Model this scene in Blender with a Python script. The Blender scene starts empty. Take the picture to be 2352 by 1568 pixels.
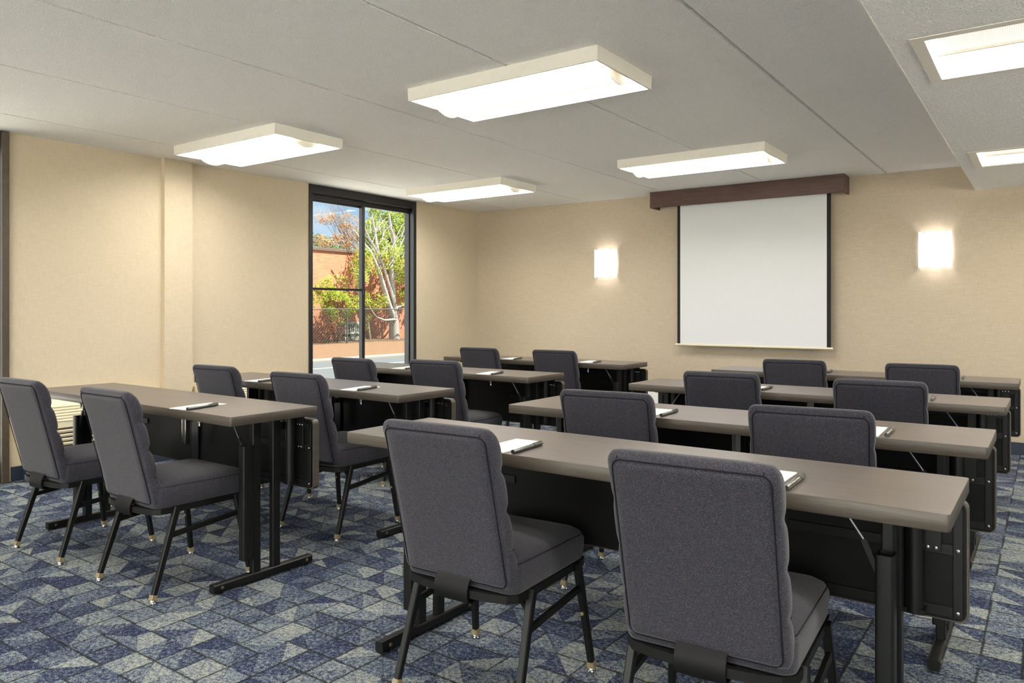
import bpy, bmesh, math, random
from mathutils import Vector, Matrix, noise
random.seed(7)
PI = math.pi
scene = bpy.context.scene
COL = scene.collection

# ------------------------------------------------------------------ room numbers (metres)
XL, YF, ZC = -5.907, 7.523, 2.438          # left wall, front wall, ceiling
XS, ZS = -0.511, 2.221                     # soffit edge and height
XR, YB = 3.4, -3.6                         # right wall, back wall
LT, DT, TT, TH = 1.883, 0.444, 0.762, 0.039  # table length, depth, height, top thickness

# ------------------------------------------------------------------ helpers
def link(o, parent=None):
    COL.objects.link(o)
    if parent is not None:
        o.parent = parent
    return o

def obj(name, bm, mat, parent=None, smooth=False, angle=None, loc=None):
    bmesh.ops.recalc_face_normals(bm, faces=bm.faces[:])
    me = bpy.data.meshes.new(name)
    bm.to_mesh(me)
    bm.free()
    mats = mat if isinstance(mat, (list, tuple)) else [mat]
    for m in mats:
        me.materials.append(m)
    if smooth or angle:
        for p in me.polygons:
            p.use_smooth = True
        if angle:
            try:
                me.set_sharp_from_angle(angle=math.radians(angle))
            except Exception:
                pass
    o = bpy.data.objects.new(name, me)
    if loc:
        o.location = loc
    return link(o, parent)

def empty(name, loc=(0, 0, 0), rz=0.0):
    o = bpy.data.objects.new(name, None)
    o.empty_display_size = 0.1
    o.location = loc
    o.rotation_euler = (0, 0, rz)
    return link(o)

def tag(o, label, cat, group=None, kind=None):
    o['label'] = label
    o['category'] = cat
    if group:
        o['group'] = group
    if kind:
        o['kind'] = kind
    return o

def struct(o, label=None):
    o['kind'] = 'structure'
    if label:
        o['label'] = label
    return o

def copy_tree(o, parent=None):
    c = o.copy()
    COL.objects.link(c)
    c.parent = parent
    for ch in list(o.children):
        d = copy_tree(ch, c)
        d.matrix_parent_inverse = ch.matrix_parent_inverse.copy()
    return c

def box(bm, x0, x1, y0, y1, z0, z1, bevel=0.0, seg=2, mi=0):
    v = [bm.verts.new(p) for p in ((x0, y0, z0), (x1, y0, z0), (x1, y1, z0), (x0, y1, z0),
                                   (x0, y0, z1), (x1, y0, z1), (x1, y1, z1), (x0, y1, z1))]
    fs = [bm.faces.new([v[i] for i in q]) for q in ((0, 3, 2, 1), (4, 5, 6, 7), (0, 1, 5, 4), (1, 2, 6, 5), (2, 3, 7, 6), (3, 0, 4, 7))]
    for f in fs:
        f.material_index = mi
    if bevel > 0:
        es = list({e for f in fs for e in f.edges})
        r = bmesh.ops.bevel(bm, geom=es, offset=bevel, segments=seg, profile=0.7, affect='EDGES')
        for f in r['faces']:
            f.material_index = mi
    return bm

def bm_box(*a, **k):
    return box(bmesh.new(), *a, **k)

def frame_axes(d, up=Vector((0, 0, 1))):
    d = d.normalized()
    if abs(d.dot(up)) > 0.98:
        up = Vector((0, 1, 0))
    s = d.cross(up).normalized()
    t = s.cross(d).normalized()
    return s, t

def tube(bm, pts, r, n=10, caps=True, mi=0):
    """round tube along points; r number or list"""
    pts = [Vector(p) for p in pts]
    rs = r if isinstance(r, (list, tuple)) else [r] * len(pts)
    rings = []
    s0 = None
    for i, p in enumerate(pts):
        d = (pts[min(i + 1, len(pts) - 1)] - pts[max(i - 1, 0)])
        s, t = frame_axes(d)
        if s0 is not None:
            s = (s0 - d.normalized() * s0.dot(d.normalized()))
            s = s.normalized() if s.length > 1e-6 else frame_axes(d)[0]
            t = s.cross(d.normalized())
        s0 = s
        rings.append([bm.verts.new(p + (s * math.cos(a) + t * math.sin(a)) * rs[i]) for a in [2 * PI * k / n for k in range(n)]])
    for a, b in zip(rings, rings[1:]):
        for k in range(n):
            bm.faces.new([a[k], a[(k + 1) % n], b[(k + 1) % n], b[k]]).material_index = mi
    if caps:
        bm.faces.new(rings[0]).material_index = mi
        bm.faces.new(rings[-1]).material_index = mi
    return bm

def bar(bm, p0, p1, w0, h0, w1=None, h1=None, up=Vector((0, 0, 1)), caps=True):
    """rectangular bar from p0 to p1; w along the side axis, h along the other"""
    p0, p1 = Vector(p0), Vector(p1)
    w1 = w0 if w1 is None else w1
    h1 = h0 if h1 is None else h1
    s, t = frame_axes(p1 - p0, up)
    R = []
    for p, w, h in ((p0, w0, h0), (p1, w1, h1)):
        c = min(w, h) * 0.14
        pts = [(w / 2 - c, h / 2), (-w / 2 + c, h / 2), (-w / 2, h / 2 - c), (-w / 2, -h / 2 + c),
               (-w / 2 + c, -h / 2), (w / 2 - c, -h / 2), (w / 2, -h / 2 + c), (w / 2, h / 2 - c)]
        R.append([bm.verts.new(p + s * a + t * b) for a, b in pts])
    n = 8
    for k in range(n):
        bm.faces.new([R[0][k], R[0][(k + 1) % n], R[1][(k + 1) % n], R[1][k]])
    if caps:
        bm.faces.new(R[0])
        bm.faces.new(R[1])
    return bm

def lathe(bm, prof, c=(0, 0, 0), n=16, axis='z', mi=0):
    """prof list of (r, h)"""
    rings = []
    for r, h in prof:
        ring = []
        for k in range(n):
            a = 2 * PI * k / n
            u, v = r * math.cos(a), r * math.sin(a)
            p = {'z': (u, v, h), 'y': (u, h, v), 'x': (h, u, v)}[axis]
            ring.append(bm.verts.new((c[0] + p[0], c[1] + p[1], c[2] + p[2])))
        rings.append(ring)
    for a, b in zip(rings, rings[1:]):
        for k in range(n):
            bm.faces.new([a[k], a[(k + 1) % n], b[(k + 1) % n], b[k]]).material_index = mi
    bm.faces.new(rings[0]).material_index = mi
    bm.faces.new(rings[-1]).material_index = mi
    return bm

def loft(bm, rings, caps=True, closed=True, mi=0):
    R = [[bm.verts.new(p) for p in r] for r in rings]
    n = len(R[0])
    for a, b in zip(R, R[1:]):
        for k in range(n if closed else n - 1):
            bm.faces.new([a[k], a[(k + 1) % n], b[(k + 1) % n], b[k]]).material_index = mi
    if caps:
        bm.faces.new(R[0]).material_index = mi
        bm.faces.new(R[-1]).material_index = mi
    return R

def rrect(x0, x1, y0, y1, r, n=5):
    """rounded rectangle outline, counter-clockwise"""
    out = []
    for cx, cy, a0 in ((x1 - r, y0 + r, -PI / 2), (x1 - r, y1 - r, 0), (x0 + r, y1 - r, PI / 2), (x0 + r, y0 + r, PI)):
        for k in range(n + 1):
            a = a0 + PI / 2 * k / n
            out.append((cx + r * math.cos(a), cy + r * math.sin(a)))
    return out

def subsurf(o, lv=1):
    m = o.modifiers.new('Subdivision', 'SUBSURF')
    m.levels = lv
    m.render_levels = lv
    return o

# ------------------------------------------------------------------ materials
def srgb(r, g, b):
    def f(c):
        c /= 255.0
        return c / 12.92 if c <= 0.04045 else ((c + 0.055) / 1.055) ** 2.4
    return (f(r), f(g), f(b), 1.0)

class Mat:
    def __init__(self, name):
        self.m = bpy.data.materials.new(name)
        self.m.use_nodes = True
        self.nt = self.m.node_tree
        self.nt.nodes.clear()
        self.out = self.nt.nodes.new('ShaderNodeOutputMaterial')
        self.b = self.nt.nodes.new('ShaderNodeBsdfPrincipled')
        self.nt.links.new(self.b.outputs[0], self.out.inputs[0])
    def n(self, t, **kw):
        nd = self.nt.nodes.new('ShaderNode' + t)
        for k, v in kw.items():
            if k.startswith('i_'):
                nd.inputs[k[2:].replace('_', ' ')].default_value = v
            elif k.startswith('n_'):
                nd.inputs[int(k[2:])].default_value = v
            else:
                setattr(nd, k, v)
        return nd
    def l(self, a, b):
        self.nt.links.new(a, b)
    def set(self, **kw):
        for k, v in kw.items():
            self.b.inputs[k.replace('_', ' ')].default_value = v
        return self
    def math(self, op, a, b=None, c=None):
        nd = self.n('Math', operation=op)
        for i, v in enumerate((a, b, c)):
            if v is None:
                continue
            if isinstance(v, (int, float)):
                nd.inputs[i].default_value = v
            else:
                self.l(v, nd.inputs[i])
        return nd.outputs[0]
    def coords(self, kind='Object', scale=None, rot=None):
        tc = self.n('TexCoord')
        s = tc.outputs[kind]
        if scale or rot:
            mp = self.n('Mapping')
            if scale:
                mp.inputs['Scale'].default_value = scale
            if rot:
                mp.inputs['Rotation'].default_value = rot
            self.l(s, mp.inputs['Vector'])
            s = mp.outputs[0]
        return s
    def noise(self, vec, scale, detail=2.0, rough=0.5):
        nd = self.n('TexNoise')
        nd.inputs['Scale'].default_value = scale
        nd.inputs['Detail'].default_value = detail
        nd.inputs['Roughness'].default_value = rough
        self.l(vec, nd.inputs['Vector'])
        return nd.outputs['Fac']
    def ramp(self, fac, stops, interp='LINEAR'):
        r = self.n('ValToRGB')
        r.color_ramp.interpolation = interp
        el = r.color_ramp.elements
        while len(el) < len(stops):
            el.new(0.5)
        for e, (p, c) in zip(el, stops):
            e.position = p
            e.color = c if len(c) == 4 else (*c, 1)
        self.l(fac, r.inputs[0])
        return r.outputs[0]
    def mix(self, fac, a, b, mode='MIX'):
        m = self.n('Mix', data_type='RGBA', blend_type=mode)
        for sock, v in ((m.inputs[0], fac), (m.inputs[6], a), (m.inputs[7], b)):
            if isinstance(v, (int, float, tuple)):
                sock.default_value = v
            else:
                self.l(v, sock)
        return m.outputs[2]
    def bump(self, h, strength=0.3, dist=0.01):
        b = self.n('Bump')
        b.inputs['Strength'].default_value = strength
        b.inputs['Distance'].default_value = dist
        self.l(h, b.inputs['Height'])
        self.l(b.outputs[0], self.b.inputs['Normal'])
    def color(self, c):
        if isinstance(c, tuple):
            self.b.inputs['Base Color'].default_value = c
        else:
            self.l(c, self.b.inputs['Base Color'])

def plain(name, col, rough=0.5, metal=0.0, spec=0.5, var=0.06, scale=30.0):
    m = Mat(name)
    c = m.coords()
    f = m.noise(c, scale, 3)
    a = tuple(x * (1 - var) for x in col[:3]) + (1,)
    b = tuple(min(1, x * (1 + var)) for x in col[:3]) + (1,)
    m.color(m.ramp(f, [(0.3, a), (0.7, b)]))
    m.set(Roughness=rough, Metallic=metal)
    m.b.inputs['Specular IOR Level'].default_value = spec
    return m.m

def emit(name, col, strength):
    m = Mat(name)
    m.color(col)
    m.set(Roughness=0.6)
    m.b.inputs['Emission Color'].default_value = col
    m.b.inputs['Emission Strength'].default_value = strength
    return m.m

def mat_fabric():
    m = Mat('charcoal_weave')
    c = m.coords()
    # fine twill: short diagonal flecks of dark and paler thread
    f1 = m.noise(m.coords(scale=(1.0, 1.0, 0.6), rot=(0.0, 0.7, 0.0)), 620.0, 1.0, 0.5)
    f2 = m.noise(c, 900.0, 1.0, 0.6)
    fl2 = m.noise(c, 45.0, 3.0, 0.6)
    fib = m.math('ADD', m.math('MULTIPLY', f1, 0.6), m.math('MULTIPLY', f2, 0.4))
    base = m.ramp(fib, [(0.36, srgb(32, 32, 36)), (0.50, srgb(51, 50, 56)), (0.66, srgb(84, 83, 90))])
    tint = m.ramp(fl2, [(0.35, (0.92, 0.94, 1.0, 1)), (0.65, (1.0, 0.97, 0.98, 1))])
    m.color(m.mix(1.0, base, tint, 'MULTIPLY'))
    m.set(Roughness=0.92)
    m.b.inputs['Specular IOR Level'].default_value = 0.15
    m.b.inputs['Sheen Weight'].default_value = 0.2
    m.b.inputs['Sheen Roughness'].default_value = 0.5
    m.bump(fib, 0.4, 0.002)
    return m.m

def mat_laminate():
    m = Mat('taupe_laminate')
    c = m.coords(scale=(1.6, 26.0, 26.0))
    g1 = m.noise(c, 3.0, 5.0, 0.65)
    c2 = m.coords(scale=(1.0, 60.0, 60.0))
    g2 = m.noise(c2, 6.0, 3.0, 0.6)
    f = m.math('ADD', m.math('MULTIPLY', g1, 0.65), m.math('MULTIPLY', g2, 0.35))
    m.color(m.ramp(f, [(0.30, srgb(80, 73, 68)), (0.52, srgb(95, 87, 82)), (0.75, srgb(111, 102, 95))]))
    m.set(Roughness=0.33)
    m.b.inputs['Specular IOR Level'].default_value = 0.55
    m.bump(g2, 0.02, 0.001)
    return m.m

def mat_edge():
    m = Mat('taupe_edge_band')
    c = m.coords(scale=(2.0, 2.0, 60.0))
    g = m.noise(c, 4.0, 4.0, 0.6)
    m.color(m.ramp(g, [(0.3, srgb(64, 58, 51)), (0.7, srgb(82, 75, 66))]))
    m.set(Roughness=0.42)
    return m.m

def mat_wallvinyl(name, c0, c1, c2):
    m = Mat(name)
    c = m.coords()
    cx = m.coords(scale=(1.0, 1.0, 0.05))
    cz = m.coords(scale=(0.06, 0.06, 1.0))
    n1 = m.noise(cx, 260.0, 2.0, 0.7)
    n2 = m.noise(cz, 260.0, 2.0, 0.7)
    big = m.noise(c, 1.3, 2.0)
    th = m.math('ADD', m.math('MULTIPLY', n1, 0.5), m.math('MULTIPLY', n2, 0.5))
    a = m.ramp(th, [(0.33, c0), (0.5, c1), (0.68, c2)])
    b = m.ramp(big, [(0.3, (0.96, 0.96, 0.95, 1)), (0.7, (1, 1, 1, 1))])
    m.color(m.mix(1.0, a, b, 'MULTIPLY'))
    m.set(Roughness=0.72)
    m.b.inputs['Specular IOR Level'].default_value = 0.25
    m.bump(th, 0.25, 0.002)
    return m.m

def mat_popcorn(name, scale, dist):
    m = Mat(name)
    c = m.coords()
    # separate raised crumbs of uneven size on a slightly rough ground
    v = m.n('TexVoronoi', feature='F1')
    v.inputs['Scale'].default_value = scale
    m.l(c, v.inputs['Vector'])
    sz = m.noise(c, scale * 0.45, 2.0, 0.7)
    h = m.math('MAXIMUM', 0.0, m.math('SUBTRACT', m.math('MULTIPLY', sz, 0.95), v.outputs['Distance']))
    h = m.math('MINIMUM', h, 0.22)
    gr = m.noise(c, scale * 3.0, 2.0, 0.6)
    hh = m.math('ADD', h, m.math('MULTIPLY', gr, 0.05))
    m.color(m.ramp(h, [(0.0, srgb(241, 240, 238)), (0.16, srgb(254, 254, 253))]))  # light that the raised crumbs catch is put into a paler colour
    m.set(Roughness=0.95)
    m.b.inputs['Specular IOR Level'].default_value = 0.1
    m.bump(hh, 1.0, dist)
    return m.m

def mat_carpet():
    m = Mat('blue_triangle_carpet')
    P = 0.1207
    tc = m.coords('Object')
    # slight wobble so the drawn lines look tufted
    wob = m.n('TexNoise')
    wob.inputs['Scale'].default_value = 130.0
    wob.inputs['Detail'].default_value = 1.0
    m.l(tc, wob.inputs['Vector'])
    wv = m.n('VectorMath', operation='SUBTRACT')
    m.l(wob.outputs['Color'], wv.inputs[0])
    wv.inputs[1].default_value = (0.5, 0.5, 0.5)
    ws = m.n('VectorMath', operation='SCALE')
    ws.inputs['Scale'].default_value = 0.010
    m.l(wv.outputs[0], ws.inputs[0])
    ad = m.n('VectorMath', operation='ADD')
    m.l(tc, ad.inputs[0])
    m.l(ws.outputs[0], ad.inputs[1])
    sep = m.n('SeparateXYZ')
    m.l(ad.outputs[0], sep.inputs[0])
    u = m.math('DIVIDE', m.math('ADD', sep.outputs[0], 2.004 + 10 * P), P)
    v = m.math('DIVIDE', m.math('SUBTRACT', sep.outputs[1], 1.144 - 20 * P), P)
    iu, iv = m.math('FLOOR', u), m.math('FLOOR', v)
    fu, fv = m.math('FRACT', u), m.math('FRACT', v)
    cmb = m.n('CombineXYZ')
    m.l(iu, cmb.inputs[0])
    m.l(iv, cmb.inputs[1])
    wn = m.n('TexWhiteNoise', noise_dimensions='3D')
    m.l(cmb.outputs[0], wn.inputs['Vector'])
    sc = m.n('SeparateColor')
    m.l(wn.outputs['Color'], sc.inputs[0])
    # diagonal from one corner to the far side: slope 1 or 1/2 and flipped at random
    flip = m.math('GREATER_THAN', sc.outputs[0], 0.34)
    fu2 = m.math('ABSOLUTE', m.math('SUBTRACT', flip, fu))
    half = m.math('GREATER_THAN', sc.outputs[1], 0.72)
    slope = m.math('ADD', 1.0, m.math('MULTIPLY', half, -0.45))
    dsg = m.math('SUBTRACT', fv, m.math('MULTIPLY', fu2, slope))
    side = m.math('GREATER_THAN', dsg, 0.0)
    cm2 = m.n('CombineXYZ')
    m.l(iu, cm2.inputs[0])
    m.l(iv, cm2.inputs[1])
    m.l(m.math('ADD', m.math('MULTIPLY', side, 3.7), 11.0), cm2.inputs[2])
    wn2 = m.n('TexWhiteNoise', noise_dimensions='3D')
    m.l(cm2.outputs[0], wn2.inputs['Vector'])
    tone = wn2.outputs['Value']
    # a tone that drifts inside each triangle, as the yarn does
    drift = m.noise(m.coords('Object', scale=(1.0, 2.4, 1.0)), 14.0, 2.0)
    tn = m.math('ADD', m.math('MULTIPLY', tone, 0.72), m.math('MULTIPLY', drift, 0.28))
    spk = m.noise(tc, 230.0, 2.0, 0.75)
    spk2 = m.noise(tc, 70.0, 2.0, 0.6)
    sp = m.math('ADD', m.math('MULTIPLY', spk, 0.6), m.math('MULTIPLY', spk2, 0.4))
    t = m.math('ADD', m.math('MULTIPLY', tn, 0.62), m.math('MULTIPLY', m.math('SUBTRACT', sp, 0.5), 2.9))
    col = m.ramp(t, [(0.02, srgb(36, 40, 64)), (0.20, srgb(58, 65, 88)), (0.34, srgb(93, 104, 117)),
                     (0.52, srgb(123, 131, 133)), (0.72, srgb(160, 160, 144))])
    # dark lines on the grid and thin ones on the diagonals
    e1 = m.math('MINIMUM', fu, m.math('SUBTRACT', 1.0, fu))
    e2 = m.math('MINIMUM', fv, m.math('SUBTRACT', 1.0, fv))
    def edge_rand(a, b, seed):
        cb = m.n('CombineXYZ')
        m.l(a, cb.inputs[0])
        m.l(b, cb.inputs[1])
        cb.inputs[2].default_value = seed
        w_ = m.n('TexWhiteNoise', noise_dimensions='3D')
        m.l(cb.outputs[0], w_.inputs['Vector'])
        return w_.outputs['Value']
    ru = m.math('LESS_THAN', edge_rand(m.math('ROUND', u), iv, 3.3), 0.42)
    rv = m.math('LESS_THAN', edge_rand(iu, m.math('ROUND', v), 7.7), 0.30)
    e1h = m.math('ADD', e1, m.math('MULTIPLY', ru, 0.5))
    e2h = m.math('ADD', e2, m.math('MULTIPLY', rv, 0.5))
    e = m.math('MINIMUM', e1h, e2h)
    brk = m.noise(tc, 9.0, 1.0)
    lw = m.math('ADD', 0.016, m.math('MULTIPLY', brk, 0.036))
    l1 = m.math('LESS_THAN', e, lw)
    knot = m.math('LESS_THAN', m.math('ADD', e1, e2), 0.085)
    l2 = m.math('LESS_THAN', m.math('ABSOLUTE', dsg), m.math('MULTIPLY', lw, 0.6))
    ln = m.math('MAXIMUM', m.math('MAXIMUM', l1, knot), m.math('MULTIPLY', l2, 0.55))
    ln = m.math('MULTIPLY', ln, 0.82)
    m.color(m.mix(ln, col, srgb(38, 40, 36)))
    m.set(Roughness=0.98)
    m.b.inputs['Specular IOR Level'].default_value = 0.05
    m.bump(sp, 0.5, 0.006)
    return m.m

def mat_wood(name, c0, c1, c2, rough=0.4):
    m = Mat(name)
    g = m.noise(m.coords(scale=(1.5, 20.0, 20.0)), 4.0, 5.0, 0.6)
    m.color(m.ramp(g, [(0.3, c0), (0.5, c1), (0.75, c2)]))
    m.set(Roughness=rough)
    return m.m

def mat_glass():
    m = Mat('window_glass')
    m.nt.nodes.remove(m.b)
    tr = m.n('BsdfTransparent')
    tr.inputs[0].default_value = (0.96, 0.98, 0.98, 1)
    gl = m.n('BsdfGlossy')
    gl.inputs['Roughness'].default_value = 0.02
    fr = m.n('Fresnel')
    fr.inputs['IOR'].default_value = 1.35
    mx = m.n('MixShader')
    m.l(m.math('MULTIPLY', fr.outputs[0], 0.22), mx.inputs[0])
    m.l(tr.outputs[0], mx.inputs[1])
    m.l(gl.outputs[0], mx.inputs[2])
    m.l(mx.outputs[0], m.out.inputs[0])
    return m.m

def mat_clear():
    m = Mat('clear_plastic')
    m.set(Roughness=0.1)
    m.color(srgb(196, 178, 140))
    m.b.inputs['Transmission Weight'].default_value = 0.55
    m.b.inputs['IOR'].default_value = 1.3
    return m.m

def mat_leaf(name, cols):
    m = Mat(name)
    f = m.noise(m.coords(), 5.0, 3.0, 0.7)
    n = len(cols)
    m.color(m.ramp(f, [(0.3 + 0.4 * i / max(1, n - 1), c) for i, c in enumerate(cols)]))
    m.set(Roughness=0.7)
    # thin leaves let some light through
    t = m.n('BsdfTranslucent')
    t.inputs[0].default_value = cols[-1]
    mx = m.n('MixShader')
    mx.inputs[0].default_value = 0.3
    m.l(m.b.outputs[0], mx.inputs[1])
    m.l(t.outputs[0], mx.inputs[2])
    m.l(mx.outputs[0], m.out.inputs[0])
    return m.m

def mat_brick():
    m = Mat('orange_brick')
    c = m.coords('Object', rot=(0, 0, 0))
    sep = m.n('SeparateXYZ')
    m.l(c, sep.inputs[0])
    cb = m.n('CombineXYZ')
    m.l(sep.outputs[1], cb.inputs[0])
    m.l(sep.outputs[2], cb.inputs[1])
    b = m.n('TexBrick')
    m.l(cb.outputs[0], b.inputs['Vector'])
    b.inputs['Scale'].default_value = 1.0
    b.inputs['Brick Width'].default_value = 0.21
    b.inputs['Row Height'].default_value = 0.07
    b.inputs['Mortar Size'].default_value = 0.007
    b.inputs['Color1'].default_value = srgb(163, 101, 71)
    b.inputs['Color2'].default_value = srgb(147, 85, 60)
    b.inputs['Mortar'].default_value = srgb(125, 90, 71)
    n = m.noise(c, 1.2, 3)
    m.color(m.mix(1.0, b.outputs['Color'], m.ramp(n, [(0.3, (0.88, 0.86, 0.84, 1)), (0.7, (1, 1, 1, 1))]), 'MULTIPLY'))
    m.set(Roughness=0.9)
    return m.m

M = {}
M['fabric'] = mat_fabric()
M['seam_line'] = plain('dark_seam_crease', srgb(30, 29, 34), 0.9, spec=0.1)
M['welt'] = plain('seat_seam', srgb(50, 48, 52), 0.9, spec=0.1)
M['black'] = plain('satin_black_steel', srgb(15, 15, 14), 0.42, spec=0.35, var=0.12)
M['panelblack'] = plain('black_backer_board', srgb(7, 7, 7), 0.55, spec=0.25, var=0.15)
M['laminate'] = mat_laminate()
M['edge'] = mat_edge()
M['chrome'] = plain('bright_steel', srgb(190, 190, 188), 0.22, 1.0)
M['dullsteel'] = plain('dull_steel', srgb(120, 122, 124), 0.4, 1.0)
M['clear'] = mat_clear()
M['wall'] = mat_wallvinyl('cream_linen_wallcovering', srgb(197, 183, 157), srgb(206, 192, 167), srgb(215, 202, 178))
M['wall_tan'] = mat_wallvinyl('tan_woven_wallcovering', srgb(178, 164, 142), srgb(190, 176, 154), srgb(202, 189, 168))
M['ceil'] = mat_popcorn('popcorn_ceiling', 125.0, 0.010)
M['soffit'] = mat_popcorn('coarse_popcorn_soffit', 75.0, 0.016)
M['carpet'] = mat_carpet()
M['base'] = plain('navy_vinyl_base', srgb(38, 47, 66), 0.5)
M['winframe'] = plain('dark_bronze_aluminium', srgb(20, 20, 22), 0.45, 0.0, var=0.1)
M['bronze'] = plain('bronze_aluminium', srgb(88, 78, 66), 0.45, 0.4, var=0.1)
M['glass'] = mat_glass()
M['valance'] = mat_wood('dark_walnut_veneer', srgb(66, 46, 40), srgb(82, 58, 50), srgb(98, 72, 62), 0.38)
M['screen'] = plain('matte_white_screen', srgb(218, 220, 221), 0.85, spec=0.2, var=0.01)
M['screenblack'] = plain('black_screen_border', srgb(20, 21, 22), 0.8)
M['cream'] = plain('cream_enamel', srgb(226, 216, 188), 0.4, var=0.02)
M['white'] = plain('white_enamel', srgb(232, 228, 218), 0.4, var=0.02)
M['reflector'] = plain('white_reflector', srgb(246, 244, 238), 0.5, var=0.01)
M['paper'] = plain('white_paper', srgb(240, 240, 234), 0.8, var=0.01)
M['pen'] = plain('brushed_grey_metal', srgb(118, 120, 116), 0.3, 0.9)
M['pendark'] = plain('dark_grey_plastic', srgb(52, 53, 52), 0.4)
M['lamp'] = emit('perforated_basket', (1.0, 0.96, 0.89, 1), 0.62)
M['wing'] = emit('glowing_reflector', (1.0, 0.96, 0.895, 1), 20.0)
M['lens'] = emit('prismatic_lens', (1.0, 0.95, 0.87, 1), 24.0)
M['ribbed'] = emit('ribbed_lens', (1.0, 0.95, 0.88, 1), 0.42)
M['sconce'] = emit('lit_opal_glass', (0.97, 0.98, 1.0, 1), 0.45)
M['bulb'] = emit('bulb', (1.0, 0.95, 0.96, 1), 58.0)
M['plaster'] = plain('outside_plaster', srgb(190, 184, 172), 0.9)
M['brick'] = mat_brick()
M['coping'] = plain('brown_coping', srgb(70, 52, 42), 0.8)
M['asphalt'] = plain('grey_asphalt', srgb(55, 60, 63), 0.9, var=0.1, scale=40)
M['paint'] = plain('white_road_paint', srgb(111, 113, 111), 0.8)
M['kerb'] = plain('kerb_concrete', srgb(103, 98, 89), 0.9)
M['concrete'] = plain('pale_bounce_concrete', srgb(226, 222, 214), 0.9)
M['bark'] = plain('pale_bark', srgb(133, 126, 119), 0.9, var=0.15, scale=18)
M['twig'] = plain('grey_twig', srgb(93, 79, 68), 0.9)
M['fence'] = plain('galvanised_wire', srgb(62, 65, 63), 0.5, 0.4)
M['leaf_green'] = mat_leaf('green_leaves', [srgb(54, 82, 32), srgb(103, 129, 52), srgb(171, 178, 81)])
M['leaf_yellow'] = mat_leaf('yellow_green_leaves', [srgb(77, 101, 30), srgb(124, 146, 41), srgb(166, 176, 67)])
M['leaf_orange'] = mat_leaf('rusty_leaves', [srgb(105, 74, 41), srgb(154, 112, 66), srgb(185, 146, 94)])
M['leaf_brown'] = mat_leaf('brown_leaves', [srgb(67, 38, 25), srgb(100, 59, 36), srgb(126, 76, 47)])
M['leaf_far'] = mat_leaf('distant_green_leaves', [srgb(44, 74, 45), srgb(68, 100, 63), srgb(97, 121, 84)])
M['cabinet'] = plain('pale_grey_enamel', srgb(131, 135, 132), 0.5)

def mat_straw():
    m = Mat('pine_straw')
    c = m.coords(scale=(1, 1, 1))
    n = m.noise(c, 14.0, 6.0, 0.8)
    m.color(m.ramp(n, [(0.3, srgb(60, 38, 18)), (0.5, srgb(85, 61, 38)), (0.7, srgb(96, 75, 53))]))
    m.set(Roughness=1.0)
    m.bump(n, 0.6, 0.05)
    return m.m
M['straw'] = mat_straw()

# ------------------------------------------------------------------ the setting
WT = 0.16   # wall thickness
# window openings in the left wall: (y0, y1)
WIN1 = (4.849, 6.382)
WIN2 = (0.69, 2.23)

bm = bm_box(XL - 0.3, XR + 0.2, YB - 0.2, YF + 0.2, -0.12, 0.0)
struct(obj('floor', bm, M['carpet']), 'blue and grey carpet with a grid of scattered triangles')

# left wall: solid pieces around two floor-to-ceiling openings
bm = bmesh.new()
ys = [YB - WT, WIN2[0], WIN2[1], WIN1[0], WIN1[1], YF + WT]
for a, b in ((0, 1), (2, 3), (4, 5)):
    box(bm, XL - WT, XL, ys[a], ys[b], 0.0, ZC + 0.1)
struct(obj('wall_left', bm, M['wall']), 'pale beige linen-textured wall on the left')
# shallow pilaster on the left wall
bm = bm_box(XL - 0.02, XL + 0.05, 3.345, 3.589, 0.0, ZC)
struct(obj('trim_1', bm, M['wall']), 'shallow beige pilaster on the left wall')

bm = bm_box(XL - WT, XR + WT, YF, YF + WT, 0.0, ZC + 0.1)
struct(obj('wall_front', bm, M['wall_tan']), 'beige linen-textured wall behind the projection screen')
# right wall, out of frame: a band of windows added to brighten the ceiling
RW0, RW1, RWZ0, RWZ1 = -2.6, 7.0, 1.05, 2.10
bm = bmesh.new()
box(bm, XR, XR + WT, YB - WT, RW0, 0.0, ZC + 0.1)
box(bm, XR, XR + WT, RW1, YF + WT, 0.0, ZC + 0.1)
box(bm, XR, XR + WT, RW0, RW1, 0.0, RWZ0)
box(bm, XR, XR + WT, RW0, RW1, RWZ1, ZC + 0.1)
struct(obj('wall_right', bm, M['wall']))
root = empty('window_right_added', (XR, (RW0 + RW1) / 2, 0))
struct(root)
for k in range(7):
    y = RW0 + k * (RW1 - RW0) / 6 - (RW0 + RW1) / 2
    obj('mullion', bm_box(0.03, 0.11, y - 0.025, y + 0.025, RWZ0, RWZ1), M['winframe'], root)
    if k < 6:
        obj('glass', bm_box(0.067, 0.073, y + 0.02, y + (RW1 - RW0) / 6 - 0.02, RWZ0, RWZ1), M['glass'], root)
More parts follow.
